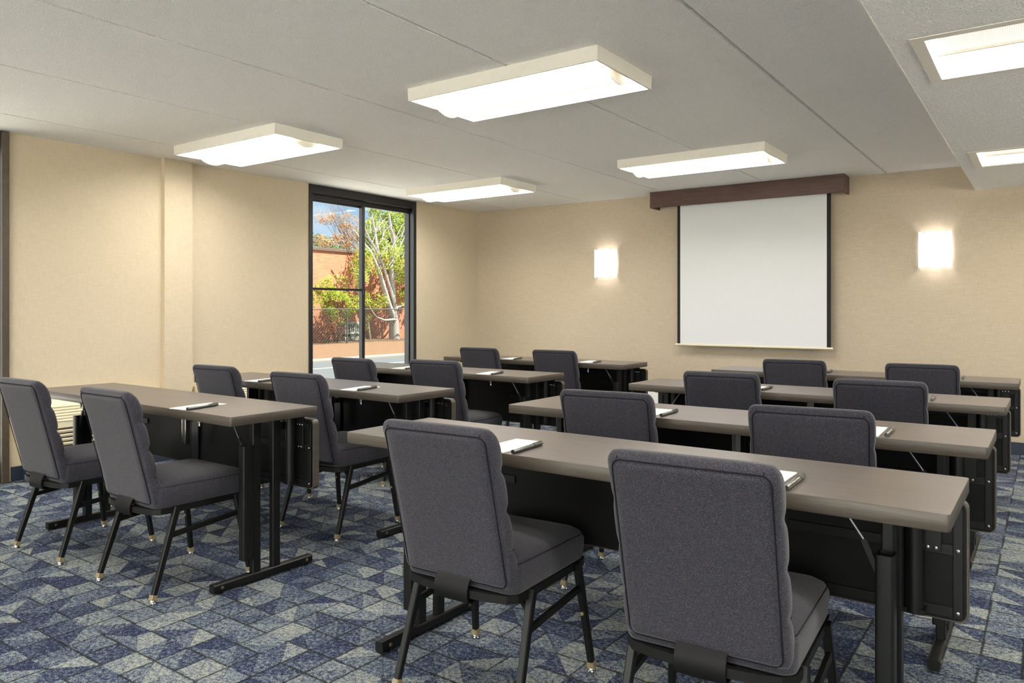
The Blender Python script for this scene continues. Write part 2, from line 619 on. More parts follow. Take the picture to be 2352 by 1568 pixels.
# the back wall, behind the camera, has glazing added for fill light between sill and header
WB0, WB1, WBZ0, WBZ1 = -5.5, 3.0, 0.08, 2.30
bm = bmesh.new()
box(bm, XL - WT, WB0, YB - WT, YB, 0.0, ZC + 0.1)
box(bm, WB1, XR + WT, YB - WT, YB, 0.0, ZC + 0.1)
box(bm, WB0, WB1, YB - WT, YB, 0.0, WBZ0)
box(bm, WB0, WB1, YB - WT, YB, WBZ1, ZC + 0.1)
struct(obj('wall_back', bm, M['wall']))
root = empty('window_back_added', ((WB0 + WB1) / 2, YB, 0))
struct(root)
nb = 6
pw = (WB1 - WB0) / nb
for k in range(nb + 1):
    x = WB0 + k * pw - (WB0 + WB1) / 2
    obj('mullion', bm_box(x - 0.025, x + 0.025, -0.11, -0.03, WBZ0, WBZ1), M['winframe'], root)
for k in range(nb):
    x = WB0 + k * pw - (WB0 + WB1) / 2
    obj('glass', bm_box(x + 0.02, x + pw - 0.02, -0.073, -0.067, WBZ0, WBZ1), M['glass'], root)

# main ceiling: boards with narrow grooves between them, and the slab above
bm = bmesh.new()
seams = [-5.375, -4.31, -3.30, -2.243, -1.203]
g = 0.0055
edges = [XL - WT] + seams + [XS + 0.02]
for i in range(len(edges) - 1):
    x0 = edges[i] + (g if i else 0)
    x1 = edges[i + 1] - (g if i < len(edges) - 2 else 0)
    prof = [(x0, ZC + 0.014), (x0 + 0.004, ZC), (x1 - 0.004, ZC), (x1, ZC + 0.014), (x1, ZC + 0.06), (x0, ZC + 0.06)]
    loft(bm, [[(px, yy, pz) for px, pz in prof] for yy in (YB - WT, YF + WT)])
box(bm, XL - WT - 0.3, XR + WT, YB - WT, YF + WT, ZC + 0.058, ZC + 0.2)
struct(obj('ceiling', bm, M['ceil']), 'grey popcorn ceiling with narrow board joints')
# lower soffit at the right, with holes for the recessed lights
REC = [(-0.386, 0.82, 3.229, 3.818), (-0.386, 0.82, 5.725, 6.29), (-0.386, 0.82, 0.73, 1.32), (-0.386, 0.82, -1.77, -1.18)]
bm = bmesh.new()
xs = [XS, -0.386, 0.82, XR + WT]
yc = [YB - WT] + [v for r in sorted(REC, key=lambda r: r[2]) for v in r[2:]] + [YF + WT]
for i in range(3):
    for j in range(len(yc) - 1):
        if i == 1 and j % 2 == 1:
            continue
        vs = [bm.verts.new(p) for p in ((xs[i], yc[j], ZS), (xs[i + 1], yc[j], ZS), (xs[i + 1], yc[j + 1], ZS), (xs[i], yc[j + 1], ZS))]
        bm.faces.new(vs)
vs = [bm.verts.new(p) for p in ((XS, YB - WT, ZS), (XS, YF + WT, ZS), (XS, YF + WT, ZC + 0.05), (XS, YB - WT, ZC + 0.05))]
bm.faces.new(vs)
bmesh.ops.remove_doubles(bm, verts=bm.verts[:], dist=1e-5)
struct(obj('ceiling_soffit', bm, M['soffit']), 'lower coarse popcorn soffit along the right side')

struct(obj('trim_3', bm_box(XS - 0.001, XS + 0.004, YB, YF, ZS - 0.0015, ZS + 0.006), M['white']), 'thin pale corner bead along the soffit edge')
# baseboards
def baseboard(name, x0, x1, y0, y1):
    struct(obj(name, bm_box(x0, x1, y0, y1, 0.0, 0.102, 0.002, 1), M['base']), 'navy vinyl baseboard')
baseboard('baseboard_front', XL, XR, YF - 0.008, YF)
bm = bmesh.new()
for a, b in ((YB, WIN2[0] - 0.02), (WIN2[1] + 0.02, 3.345), (3.589, WIN1[0] - 0.02), (WIN1[1] + 0.02, YF)):
    box(bm, XL, XL + 0.008, a, b, 0.0, 0.102, 0.002, 1)
box(bm, XL + 0.05, XL + 0.058, 3.338, 3.597, 0, 0.102, 0.002, 1)
struct(obj('baseboard_left', bm, M['base']), 'navy vinyl baseboard')

# windows: dark frames from floor to ceiling
def window(name, y0, y1, label, simple=False):
    root = empty(name, (XL, (y0 + y1) / 2, 0))
    root['kind'] = 'structure'
    root['label'] = label
    cy = (y0 + y1) / 2
    def P(n, bm, m):
        for v in bm.verts:
            v.co -= Vector((XL, cy, 0))
        return obj(n, bm, m, root)
    # outer frame, nearly flush with the wall
    bm = bmesh.new()
    box(bm, XL - 0.14, XL + 0.012, y0, y0 + 0.045, 0.0, ZC, 0.003, 1)
    box(bm, XL - 0.08, XL + 0.012, y1 - 0.048, y1, 0.0, ZC, 0.003, 1)
    box(bm, XL - 0.14, XL + 0.006, y0 + 0.045, y1 - 0.048, ZC - 0.085, ZC, 0.003, 1)
    box(bm, XL - 0.14, XL + 0.006, y0 + 0.045, y1 - 0.048, 0.0, 0.05, 0.003, 1)
    box(bm, XL - 0.165, XL - 0.078, y1 - 0.012, y1 + 0.0005, 0.0, ZC)
    P('outer_frame', bm, M['winframe'])
    # sash rails set back
    ym = y0 + (y1 - y0) * 0.462
    bm = bmesh.new()
    box(bm, XL - 0.085, XL - 0.035, y0 + 0.045, ym + 0.027, ZC - 0.135, ZC - 0.085, 0.003, 1)
    box(bm, XL - 0.08, XL - 0.06, y0 + 0.045, ym + 0.027, ZC - 0.155, ZC - 0.134, 0.003, 1)
    box(bm, XL - 0.085, XL - 0.05, y0 + 0.045, y0 + 0.065, 0.05, ZC - 0.15, 0.003, 1)
    box(bm, XL - 0.085, XL - 0.035, y0 + 0.045, ym + 0.027, 0.05, 0.14, 0.003, 1)
    P('sash', bm, M['winframe'])
    bm = bmesh.new()
    box(bm, XL - 0.085, XL - 0.055, ym + 0.067, y1 - 0.048, ZC - 0.136, ZC - 0.085, 0.003, 1)
    box(bm, XL - 0.085, XL - 0.05, y1 - 0.062, y1 - 0.047, 0.05, ZC - 0.13, 0.003, 1)
    box(bm, XL - 0.085, XL - 0.055, ym + 0.067, y1 - 0.06, 0.05, 0.14, 0.003, 1)
    P('fixed_sash', bm, M['winframe'])
    P('mullion', bm_box(XL - 0.08, XL - 0.03, ym + 0.026, ym + 0.068, 0.05, ZC - 0.085, 0.003, 1), M['winframe'])
    P('crossbar', bm_box(XL - 0.070, XL - 0.052, y0 + 0.062, ym + 0.03, 1.400, 1.424, 0.003, 1), M['winframe'])
    P('latch', bm_box(XL - 0.032, XL - 0.012, ym + 0.034, ym + 0.060, 1.36, 1.43, 0.005, 1), M['winframe'])
    P('glass', bm_box(XL - 0.078, XL - 0.072, y0 + 0.06, ym + 0.028, 0.1, ZC - 0.13), M['glass'])
    P('glass', bm_box(XL - 0.078, XL - 0.072, ym + 0.066, y1 - 0.05, 0.1, ZC - 0.13), M['glass'])
    return root
window('window_1', *WIN1, 'tall dark-framed sliding window looking out to a brick building')
window('window_2', *WIN2, 'dark bronze window frame at the left edge of the photo')
# bronze casing strip on the right jamb of window_2
struct(obj('trim_2', bm_box(XL + 0.013, XL + 0.03, WIN2[1] - 0.047, WIN2[1] + 0.001, 0.0, ZC, 0.003, 1), M['bronze']), 'bronze jamb casing at the left edge')

# ------------------------------------------------------------------ ceiling lights
LW, LD = 1.205, 0.585
def ceiling_light():
    root = empty('ceiling_light')
    zb, zt = -0.070, 0.0          # relative to the ceiling
    hx, hy = LW / 2, LD / 2
    bm = bmesh.new()
    # tray with slightly inward leaning sides, open below
    def ring(ix, iy, z):
        return [(-ix, -iy, z), (ix, -iy, z), (ix, iy, z), (-ix, iy, z)]
    loft(bm, [ring(hx + 0.002, hy + 0.002, zt), ring(hx, hy, zb), ring(hx - 0.012, hy - 0.012, zb), ring(hx - 0.016, hy - 0.016, -0.012)], caps=False)
    box(bm, -hx + 0.002, hx - 0.002, -hy + 0.002, hy - 0.002, -0.008, -0.0005)
    obj('housing', bm, M['white'], root)
    # two curved reflector wings
    bm = bmesh.new()
    prof = []
    for k in range(9):
        t = k / 8
        prof.append((-(hy - 0.014) + t * (hy - 0.014 - 0.115), -0.058 + 0.044 * math.sin(t * PI * 0.62)))
    for sgn in (1, -1):
        R = [[bm.verts.new((xx, sgn * py, pz)) for py, pz in prof] for xx in (-hx + 0.014, hx - 0.014)]
        for a, b, c, d in zip(R[0], R[0][1:], R[1][1:], R[1]):
            bm.faces.new([a, b, c, d])
    obj('reflector', bm, M['wing'], root, angle=40)
    # half-round basket hanging below the lip
    bm = bmesh.new()
    n = 16
    arc = [(0.122 * math.cos(PI + PI * k / n), -0.022 + 0.082 * math.sin(PI + PI * k / n)) for k in range(n + 1)]
    R = [[bm.verts.new((xx, py, pz)) for py, pz in arc] for xx in (-hx + 0.045, hx - 0.045)]
    for k in range(n):
        bm.faces.new([R[0][k], R[0][k + 1], R[1][k + 1], R[1][k]])
    obj('diffuser_basket', bm, M['lamp'], root, angle=40)
    # solid half-round plates at both ends, thin ribs under the basket
    for sx in (-1, 1):
        bm = bmesh.new()
        x0, x1 = sx * (hx - 0.045), sx * (hx - 0.016)
        out = [(0.128 * math.cos(PI + PI * k / n), -0.018 + 0.088 * math.sin(PI + PI * k / n)) for k in range(n + 1)]
        loft(bm, [[(xx, py, pz) for py, pz in out] for xx in (x0, x0 + sx * 0.004)])
        if sx > 0:
            pass
        obj('end_plate', bm, M['white'], root)
    bm = bmesh.new()
    for py in (-0.075, -0.028):
        pz = -0.022 - 0.082 * math.sqrt(1 - (py / 0.122) ** 2)
        tube(bm, [(-hx + 0.045, py, pz - 0.002), (hx - 0.045, py, pz - 0.002)], 0.003, 6)
    obj('rib', bm, M['white'], root)
    return root
proto = ceiling_light()
LIGHTS = [(-2.320, 3.388, 'largest white ceiling light box, nearest the camera, above the middle of the room'),
          (-4.775, 3.438, 'white ceiling light box near the left wall pilaster'),
          (-4.750, 5.930, 'white ceiling light box beside the top of the tall window'),
          (-2.303, 5.868, 'white ceiling light box in front of the brown screen valance'),
          (-2.310, 0.888, 'white ceiling light box overhead, just behind the camera view on the aisle side'),
          (-4.765, 0.938, 'white ceiling light box overhead, just behind the camera view on the window side'),
          (-2.310, -1.65, 'white ceiling light box at the back of the room on the aisle side'),
          (-4.765, -1.60, 'white ceiling light box at the back of the room on the window side')]
for i, (x, y, lab) in enumerate(LIGHTS):
    o = proto if i == 0 else copy_tree(proto)
    o.location = (x, y, ZC)
    tag(o, lab, 'ceiling light', 'surface mounted ceiling lights')

def recessed_light():
    root = empty('recessed_light')
    w, d = 1.206, 0.587
    bm = bmesh.new()
    def ring(x0, x1, y0, y1, z):
        return [(x0, y0, z), (x1, y0, z), (x1, y1, z), (x0, y1, z)]
    f = 0.045
    # flat white trim around the opening, then the inner walls
    loft(bm, [ring(-f, w + f, -f, d + f, -0.001), ring(-f, w + f, -f, d + f, -0.004), ring(0, w, 0, d, -0.004), ring(0.002, w - 0.002, 0.002, d - 0.002, 0.0)], caps=False)
    obj('trim_frame', bm, M['white'], root)
    bm = bmesh.new()
    loft(bm, [ring(0.0, w, 0.0, d, 0.0), ring(0.006, w - 0.006, 0.006, d - 0.006, 0.085)], caps=False)
    vs = [bm.verts.new(p) for p in ring(0.0, w, 0.0, d, 0.085)]
    bm.faces.new(vs)
    obj('housing', bm, M['reflector'], root)
    # lens: a ribbed strip and a smooth glowing strip, with a bar between
    ys_ = d * 0.50
    bm = bmesh.new()
    n = 320
    vv = []
    for k in range(n + 1):
        xx = 0.03 + (w - 0.06) * k / n
        zz = 0.050 + (0.0022 if k % 2 else 0.0)
        vv.append((bm.verts.new((xx, 0.02, zz + 0.02)), bm.verts.new((xx, ys_ * 0.98, zz - 0.026))))
    for a, b in zip(vv, vv[1:]):
        bm.faces.new([a[0], b[0], b[1], a[1]])
    obj('ribbed_lens', bm, M['ribbed'], root)
    bm = bmesh.new()
    n = 8
    R = [[bm.verts.new((xx, ys_ + (d - 0.02 - ys_) * k / n, 0.030 + 0.022 * math.sin(PI * k / n))) for k in range(n + 1)] for xx in (0.008, w - 0.008)]
    for k in range(n):
        bm.faces.new([R[0][k], R[0][k + 1], R[1][k + 1], R[1][k]])
    obj('smooth_lens', bm, M['lens'], root)
    bm = bm_box(0.012, w - 0.012, ys_ - 0.008, ys_ + 0.004, 0.014, 0.026)
    obj('divider_bar', bm, M['white'], root)
    return root
proto = recessed_light()
for i, (r, lab) in enumerate(zip(REC, ('recessed troffer light nearest the camera in the right soffit',
                                       'recessed troffer light in the right soffit nearest the front wall',
                                       'recessed troffer light in the right soffit overhead', 'recessed troffer light in the soffit at the back of the room'))):
    o = proto if i == 0 else copy_tree(proto)
    o.location = (r[0], r[2], ZS)
    tag(o, lab, 'ceiling light', 'recessed soffit lights')

# ------------------------------------------------------------------ wall sconces
def sconce():
    root = empty('wall_sconce')      # origin on the wall, centre of the shade; -y into the room
    w, h, dp = 0.252, 0.312, 0.098
    bm = bmesh.new()
    n = 20
    outer, inner = [(-w / 2, -0.008)], [(-w / 2 + 0.005, -0.008)]
    for k in range(n + 1):
        t = -1 + 2 * k / n
        yy = -(0.070 + (dp - 0.070) * (1 - t * t))
        outer.append((t * w / 2, yy))
        inner.append((t * (w / 2 - 0.005), yy + 0.006))
    outer.append((w / 2, -0.008))
    inner.append((w / 2 - 0.005, -0.008))
    loop = outer + inner[::-1]
    loft(bm, [[(a, b, z) for a, b in loop] for z in (-h / 2, h / 2)])
    obj('glass_shade', bm, M['sconce'], root, angle=40)
    obj('back_plate', bm_box(-0.075, 0.075, -0.012, 0.0, -0.09, 0.09, 0.003, 1), M['white'], root)
    bm = bmesh.new()
    for sx in (-1, 1):
        for sz in (-1, 1):
            z0 = sz * (h / 2 + 0.002)
            bar(bm, (sx * 0.085, -0.078, z0), (sx * 0.055, -0.006, z0), 0.010, 0.003)
            box(bm, sx * 0.085 - 0.006, sx * 0.085 + 0.006, -0.086, -0.076, z0 - (0.012 if sz > 0 else 0.0), z0 + (0.0 if sz > 0 else 0.012))
    obj('clip', bm, M['chrome'], root)
    bm = bmesh.new()
    lathe(bm, [(0.008, -0.035), (0.020, -0.022), (0.026, 0.0), (0.020, 0.022), (0.008, 0.033)], (0, -0.046, 0.0), 14)
    obj('bulb', bm, M['bulb'], root, angle=60)
    return root
s1 = sconce()
s1.location = (-4.05, YF, 1.722)
tag(s1, 'lit white glass wall sconce to the left of the projection screen', 'wall lamp', 'front wall sconces')
s2 = copy_tree(s1)
s2.location = (-0.808, YF, 1.726)
tag(s2, 'lit white glass wall sconce to the right of the projection screen', 'wall lamp', 'front wall sconces')

# ------------------------------------------------------------------ projection screen and valance
bm = bmesh.new()
vx0, vx1, vy = -3.428, -1.512, YF - 0.215
box(bm, vx0, vx1, vy, vy + 0.02, 2.272, ZC, 0.003, 1)
box(bm, vx0, vx0 + 0.02, vy + 0.02, YF - 0.001, 2.272, ZC, 0.002, 1)
box(bm, vx1 - 0.02, vx1, vy + 0.02, YF - 0.001, 2.272, ZC, 0.002, 1)
tag(obj('screen_valance', bm, M['valance']), 'dark brown wooden valance box above the projection screen', 'valance')

root = empty('projection_screen', (-2.41, YF - 0.10, 0.84))
tag(root, 'white pull-down projection screen with black side borders on the front wall', 'screen')
def SP(n, bm, m, par=root, **k):
    for v in bm.verts:
        v.co -= Vector((-2.41, YF - 0.10, 0.84))
    return obj(n, bm, m, par, **k)
SY = YF - 0.10
sx0, sx1 = -3.168, -1.652
fab = SP('screen_fabric', bm_box(sx0 + 0.032, sx1 - 0.036, SY - 0.001, SY + 0.001, 0.846, 2.37), M['screen'])
SP('border', bm_box(sx0, sx0 + 0.032, SY - 0.0012, SY + 0.0012, 0.846, 2.37), M['screenblack'])['label'] = 'black left border'
SP('border', bm_box(sx1 - 0.036, sx1, SY - 0.0012, SY + 0.0012, 0.846, 2.37), M['screenblack'])['label'] = 'black right border'
bm = bmesh.new()
tube(bm, [(sx0 - 0.012, SY, 0.84), (sx1 + 0.010, SY, 0.84)], 0.0115, 12)
wb = SP('weight_bar', bm, M['cream'], angle=40)
for xx, s_ in ((sx0 - 0.012, -1), (sx1 + 0.010, 1)):
    bm = bmesh.new()
    lathe(bm, [(0.0128, -0.008), (0.0138, 0), (0.0128, 0.008)], (xx, SY, 0.84), 12, 'x')
    SP('end_cap', bm, M['cream'], wb)
bm = bmesh.new()
hx_ = -2.41
tube(bm, [(hx_ - 0.030, SY - 0.006, 0.834), (hx_ - 0.042, SY - 0.006, 0.818), (hx_ - 0.030, SY - 0.006, 0.808), (hx_ - 0.010, SY - 0.006, 0.803),
          (hx_, SY - 0.006, 0.796), (hx_ + 0.010, SY - 0.006, 0.803), (hx_ + 0.030, SY - 0.006, 0.808), (hx_ + 0.042, SY - 0.006, 0.818), (hx_ + 0.030, SY - 0.006, 0.834)], 0.0022, 6)
SP('pull_handle', bm, M['dullsteel'], angle=50)
bm = bmesh.new()
tube(bm, [(sx0 - 0.03, SY + 0.02, 2.385), (sx1 + 0.03, SY + 0.02, 2.385)], 0.036, 14)
SP('roller_case', bm, M['white'], angle=40)

# ------------------------------------------------------------------ wall air conditioners
def ptac(y0, y1, label):
    root = empty('wall_air_conditioner', (XL, (y0 + y1) / 2, 0))
    tag(root, label, 'air conditioner', 'air conditioners under the left wall')
    cy = (y0 + y1) / 2
    hw = (y1 - y0) / 2
    X = 0.178
    obj('base', bm_box(0.01, X - 0.004, -hw, hw, 0.0, 0.098, 0.002, 1), M['base'], root)
    bm = bmesh.new()
    # cabinet with a sloping grille face near the top
    zt = 0.555
    prof = [(0.01, 0.098), (X, 0.098), (X, 0.40), (X - 0.055, 0.525), (X - 0.075, zt), (0.01, zt)]
    loft(bm, [[(a, yy, b) for a, b in prof] for yy in (-hw, hw)])
    obj('cabinet', bm, M['cream'], root)
    # upper outlet: slanted slats
    bm = bmesh.new()
    for k in range(6):
        t = (k + 0.6) / 6.4
        xx = X - 0.055 * t + 0.002
        zz = 0.40 + 0.125 * t
        bar(bm, (xx, -hw + 0.05, zz), (xx, hw - 0.05, zz), 0.018, 0.005, up=Vector((0.6, 0, 1)))
    for k in range(9):
        yy = -hw + 0.08 + k * (2 * hw - 0.16) / 8
        bar(bm, (X + 0.002, yy, 0.405), (X - 0.052, yy + 0.035, 0.52), 0.004, 0.004)
    obj('outlet_grille', bm, M['cream'], root)
    bm = bmesh.new()
    for k in range(8):
        zz = 0.125 + k * 0.030
        bar(bm, (X + 0.005, -hw + 0.03, zz), (X + 0.005, hw - 0.03, zz), 0.012, 0.018, up=Vector((0.5, 0, 1)))
    obj('intake_grille', bm, M['cream'], root)
    bm = bm_box(X - 0.002, X + 0.0008, -hw + 0.02, hw - 0.02, 0.11, 0.36)
    obj('intake_recess', bm, M['bronze'], root)
    return root
ptac(2.325, 3.325, 'cream louvred wall air conditioner behind the nearest left table')
ptac(3.62, 4.66, 'cream louvred wall air conditioner beyond the pilaster, behind the second left table')

# white cover plate low on the front wall, seen under the third right table
bm = bm_box(-3.57, -3.42, YF - 0.03, YF, 0.12, 0.335, 0.004, 1)
tag(obj('wall_panel', bm, M['paper']), 'white cover panel low on the front wall behind the right column tables', 'panel')
# ------------------------------------------------------------------ tables
def make_table():
    root = empty('folding_table')    # origin on the floor under the near right corner of the top
    L, D = LT, DT
    # top: laminate sheet with an edge band round it
    bm = bmesh.new()
    o1 = rrect(-L + 0.0015, -0.0015, 0.0015, D - 0.0015, 0.009, 5)
    loft(bm, [[(a, b, TT - TH + 0.002) for a, b in o1], [(a, b, TT) for a, b in o1]])
    obj('tabletop', bm, M['laminate'], root)
    bm = bmesh.new()
    def o(d):
        return rrect(-L + d, -d, d, D - d, 0.010 - d * 0.5, 5)
    rings = []
    for d, z in ((0.006, TT - TH), (0.002, TT - TH), (0.0, TT - TH + 0.003), (0.0, TT - 0.0018), (0.0008, TT - 0.0004), (0.0022, TT + 0.0001)):
        rings.append([(a, b, z) for a, b in o(d)])
    loft(bm, rings, caps=False)
    obj('edge_band', bm, M['edge'], root, angle=40)
    # folding panel hanging along the far side
    py0, py1, pz0, pz1 = D - 0.026, D + 0.008, 0.386, 0.704
    bm = bmesh.new()
    oo = rrect(-L, 0.0, pz0, pz1, 0.022, 5)
    def pr(d, y):
        return [(a, y, b) for a, b in rrect(-L + d, -d, pz0 + d, pz1 - d, 0.022, 5)]
    loft(bm, [pr(0.004, py0 + 0.0), pr(0.001, py0), pr(0.0, py0 + 0.003), pr(0.0, py1 - 0.003), pr(0.002, py1)], caps=True)
    for f in bm.faces:
        if f.calc_center_median().y < py0 + 0.001 and len(f.verts) > 8:
            f.material_index = 1
    mp = obj('modesty_panel', bm, [M['edge'], M['panelblack']], root)
    mp['label'] = 'black-backed hanging panel with taupe edge'
    # black steel strips screwed to the inner face of the panel
    frames = []
    for s in (0, 1):
        bm = bmesh.new()
        def X(v):
            return -v if s == 0 else -L + v
        def bx(a, b, z0, z1, t=0.006):
            xa, xb = sorted((X(a), X(b)))
            box(bm, xa, xb, py0 - t, py0 - 0.0005, z0, z1, 0.001, 1)
        bx(0.012, 0.034, pz0 + 0.012, pz1 - 0.02)
        bx(0.034, 0.45, pz0 + 0.012, pz0 + 0.040)
        bx(0.034, 0.45, 0.560, 0.588)
        bx(0.034, 0.45, pz1 - 0.045, pz1 - 0.02)
        bx(0.060, 0.104, 0.566, TT - TH - 0.002, 0.010)
        frames.append(obj('panel_frame', bm, M['black'], root))
    bm = bmesh.new()
    box(bm, -L / 2 - 0.03, -L / 2 + 0.03, py0 - 0.012, py0 - 0.0005, pz0 + 0.01, TT - TH - 0.002, 0.001, 1)
    obj('centre_plate', bm, M['black'], root)
    for sx in (0, 1):
        for xx, zz, yy in ((0.073, 0.575, 0.010), (0.092, 0.575, 0.010), (0.023, 0.574, 0.006), (0.023, pz0 + 0.026, 0.006), (0.13, pz0 + 0.026, 0.006),
                           (0.066, 0.676, 0.010), (0.083, 0.676, 0.010), (0.098, 0.676, 0.010)):
            bm = bmesh.new()
            X0 = -xx if sx == 0 else -L + xx
            lathe(bm, [(0.0055, 0.0), (0.005, -0.003), (0.002, -0.004)], (X0, py0 - yy, zz), 10, 'y')
            obj('screw', bm, M['chrome'], frames[sx])
    # steel legs: an H of two posts on a long foot at each end
    for s in (0, 1):
        xc = -0.154 if s == 0 else -L + 0.154
        sg = 1 if s == 0 else -1
        bm = bmesh.new()
        bar(bm, (xc, 0.012, 0.0245), (xc, 0.522, 0.0245), 0.037, 0.037)
        ft = obj('foot', bm, M['black'], root)
        for yy in (0.05, 0.49):
            bm = bmesh.new()
            lathe(bm, [(0.0075, 0.0), (0.007, 0.003), (0.003, 0.005)], (xc + 0.0185, yy, 0.025), 10, 'x')
            obj('bolt', bm, M['bronze'], ft)
        bm = bmesh.new()
        for yy in (0.045, 0.49):
            lathe(bm, [(0.016, 0.0), (0.016, 0.005), (0.010, 0.006)], (xc, yy, 0.0005), 10)
        obj('foot_pad', bm, M['panelblack'], ft)
        for yy in (0.222, 0.325):
            bm = bmesh.new()
            bar(bm, (xc, yy, 0.043), (xc, yy, TT - TH - 0.001), 0.030, 0.042)
            obj('post', bm, M['black'], root)
        bm = bmesh.new()
        box(bm, xc - 0.028, xc + 0.028, 0.10, 0.40, TT - TH - 0.014, TT - TH + 0.001, 0.001, 1)
        box(bm, xc - 0.012, xc + 0.012, 0.346, py0 + 0.002, 0.655, 0.685, 0.001, 1)
        obj('leg_bracket', bm, M['black'], root)
        # open-topped channel clipped to the front of the near post
        bm = bmesh.new()
        ro = rrect(xc - 0.021, xc + 0.021, 0.151, 0.203, 0.008, 3)
        ri = rrect(xc - 0.018, xc + 0.018, 0.154, 0.200, 0.006, 3)
        def rg(c, z):
            return [(a, b, z) for a, b in c]
        loft(bm, [rg(ri, 0.40), rg(ri, 0.606), rg(ro, 0.606), rg(ro, 0.108), rg(ri, 0.108)], caps=True)
        obj('sleeve', bm, M['black'], root, angle=40)
        # folding brace from the sleeve up to the underside of the top
        bm = bmesh.new()
        tube(bm, [(xc - sg * 0.112, 0.175, TT - TH + 0.001), (xc - sg * 0.045, 0.175, 0.625)], 0.0042, 8)
        br = obj('brace', bm, M['dullsteel'], root)
        bm = bmesh.new()
        bar(bm, (xc - sg * 0.050, 0.175, 0.633), (xc - sg * 0.012, 0.175, 0.545), 0.016, 0.010, up=Vector((0, 1, 0)))
        obj('brace_end', bm, M['black'], br)
        # small spring bolt under the top
        bm = bmesh.new()
        xb = xc - sg * 0.22
        lathe(bm, [(0.004, 0.0), (0.004, -0.014), (0.008, -0.016), (0.008, -0.028), (0.005, -0.030), (0.006, -0.042), (0.002, -0.046)], (xb, 0.09, TT - TH + 0.001), 10)
        obj('spring_bolt', bm, M['chrome'], root, angle=40)
        # round hinge pole beside the panel
        bm = bmesh.new()
        tube(bm, [(xc + sg * 0.034, py0 - 0.034, 0.405), (xc + sg * 0.034, py0 - 0.034, TT - TH)], 0.0225, 14)
        box(bm, xc + sg * 0.034 - 0.026, xc + sg * 0.034 + 0.026, py0 - 0.05, py0 - 0.0005, 0.404, 0.418)
        obj('hinge_pole', bm, M['black'], root, angle=40)
    # pale channel at the middle of the underside
    bm = bmesh.new()
    xm = -L / 2 + 0.015
    box(bm, xm - 0.018, xm + 0.018, 0.355, 0.358, 0.505, TT - TH + 0.001)
    box(bm, xm - 0.018, xm - 0.015, 0.335, 0.358, 0.505, TT - TH + 0.001)
    box(bm, xm + 0.015, xm + 0.018, 0.335, 0.358, 0.505, TT - TH + 0.001)
    box(bm, xm - 0.01, xm + 0.01, 0.358, py0 - 0.010, 0.62, 0.65)
    obj('centre_channel', bm, M['chrome'], root)
    # a long stiffener rail under the top
    bm = bmesh.new()
    bar(bm, (-L + 0.19, 0.30, TT - TH - 0.012), (-0.19, 0.30, TT - TH - 0.012), 0.03, 0.026)
    obj('stiffener', bm, M['black'], root)
    return root

TABS = {'R1': (-0.171, 1.845, -0.0049), 'R2': (-0.157, 2.824, -0.0017), 'R3': (-0.156, 4.039, -0.0041), 'R4': (-0.146, 5.377, 0.0042),
        'L1': (-2.711, 1.829, -0.0145), 'L2': (-2.705, 2.792, -0.0138), 'L3': (-2.7475, 4.032, -0.0086), 'L4': (-2.756, 5.3915, 0.0016)}
ORD = {'1': 'nearest', '2': 'second', '3': 'third', '4': 'farthest'}
SIDE = {'L': 'left', 'R': 'right'}
proto = make_table()
first = True
for k, (x, y, rz) in TABS.items():
    o = proto if first else copy_tree(proto)
    first = False
    o.location = (x, y, 0)
    o.rotation_euler = (0, 0, rz)
    n = ORD[k[1]]
    where = {'1': 'nearest the camera', '2': 'second from the camera', '3': 'third from the camera', '4': 'closest to the front wall'}[k[1]]
    tag(o, 'long taupe folding table on black legs, %s in the %s column' % (where, SIDE[k[0]]), 'table', 'folding training tables')

# ------------------------------------------------------------------ chairs
def lerp(a, b, t):
    return a + (b - a) * t

def interp(tab, z):
    for (z0, v0), (z1, v1) in zip(tab, tab[1:]):
        if z <= z1:
            return lerp(v0, v1, max(0, (z - z0) / (z1 - z0)))
    return tab[-1][1]

REAR = [(0.38, 0.022), (0.405, 0.016), (0.503, -0.003), (0.62, -0.031), (0.735, -0.061), (0.858, -0.097), (0.90, -0.109)]
FRONT = [(0.38, 0.074), (0.43, 0.066), (0.50, 0.045), (0.62, 0.014), (0.74, -0.013), (0.82, -0.034), (0.865, -0.055)]

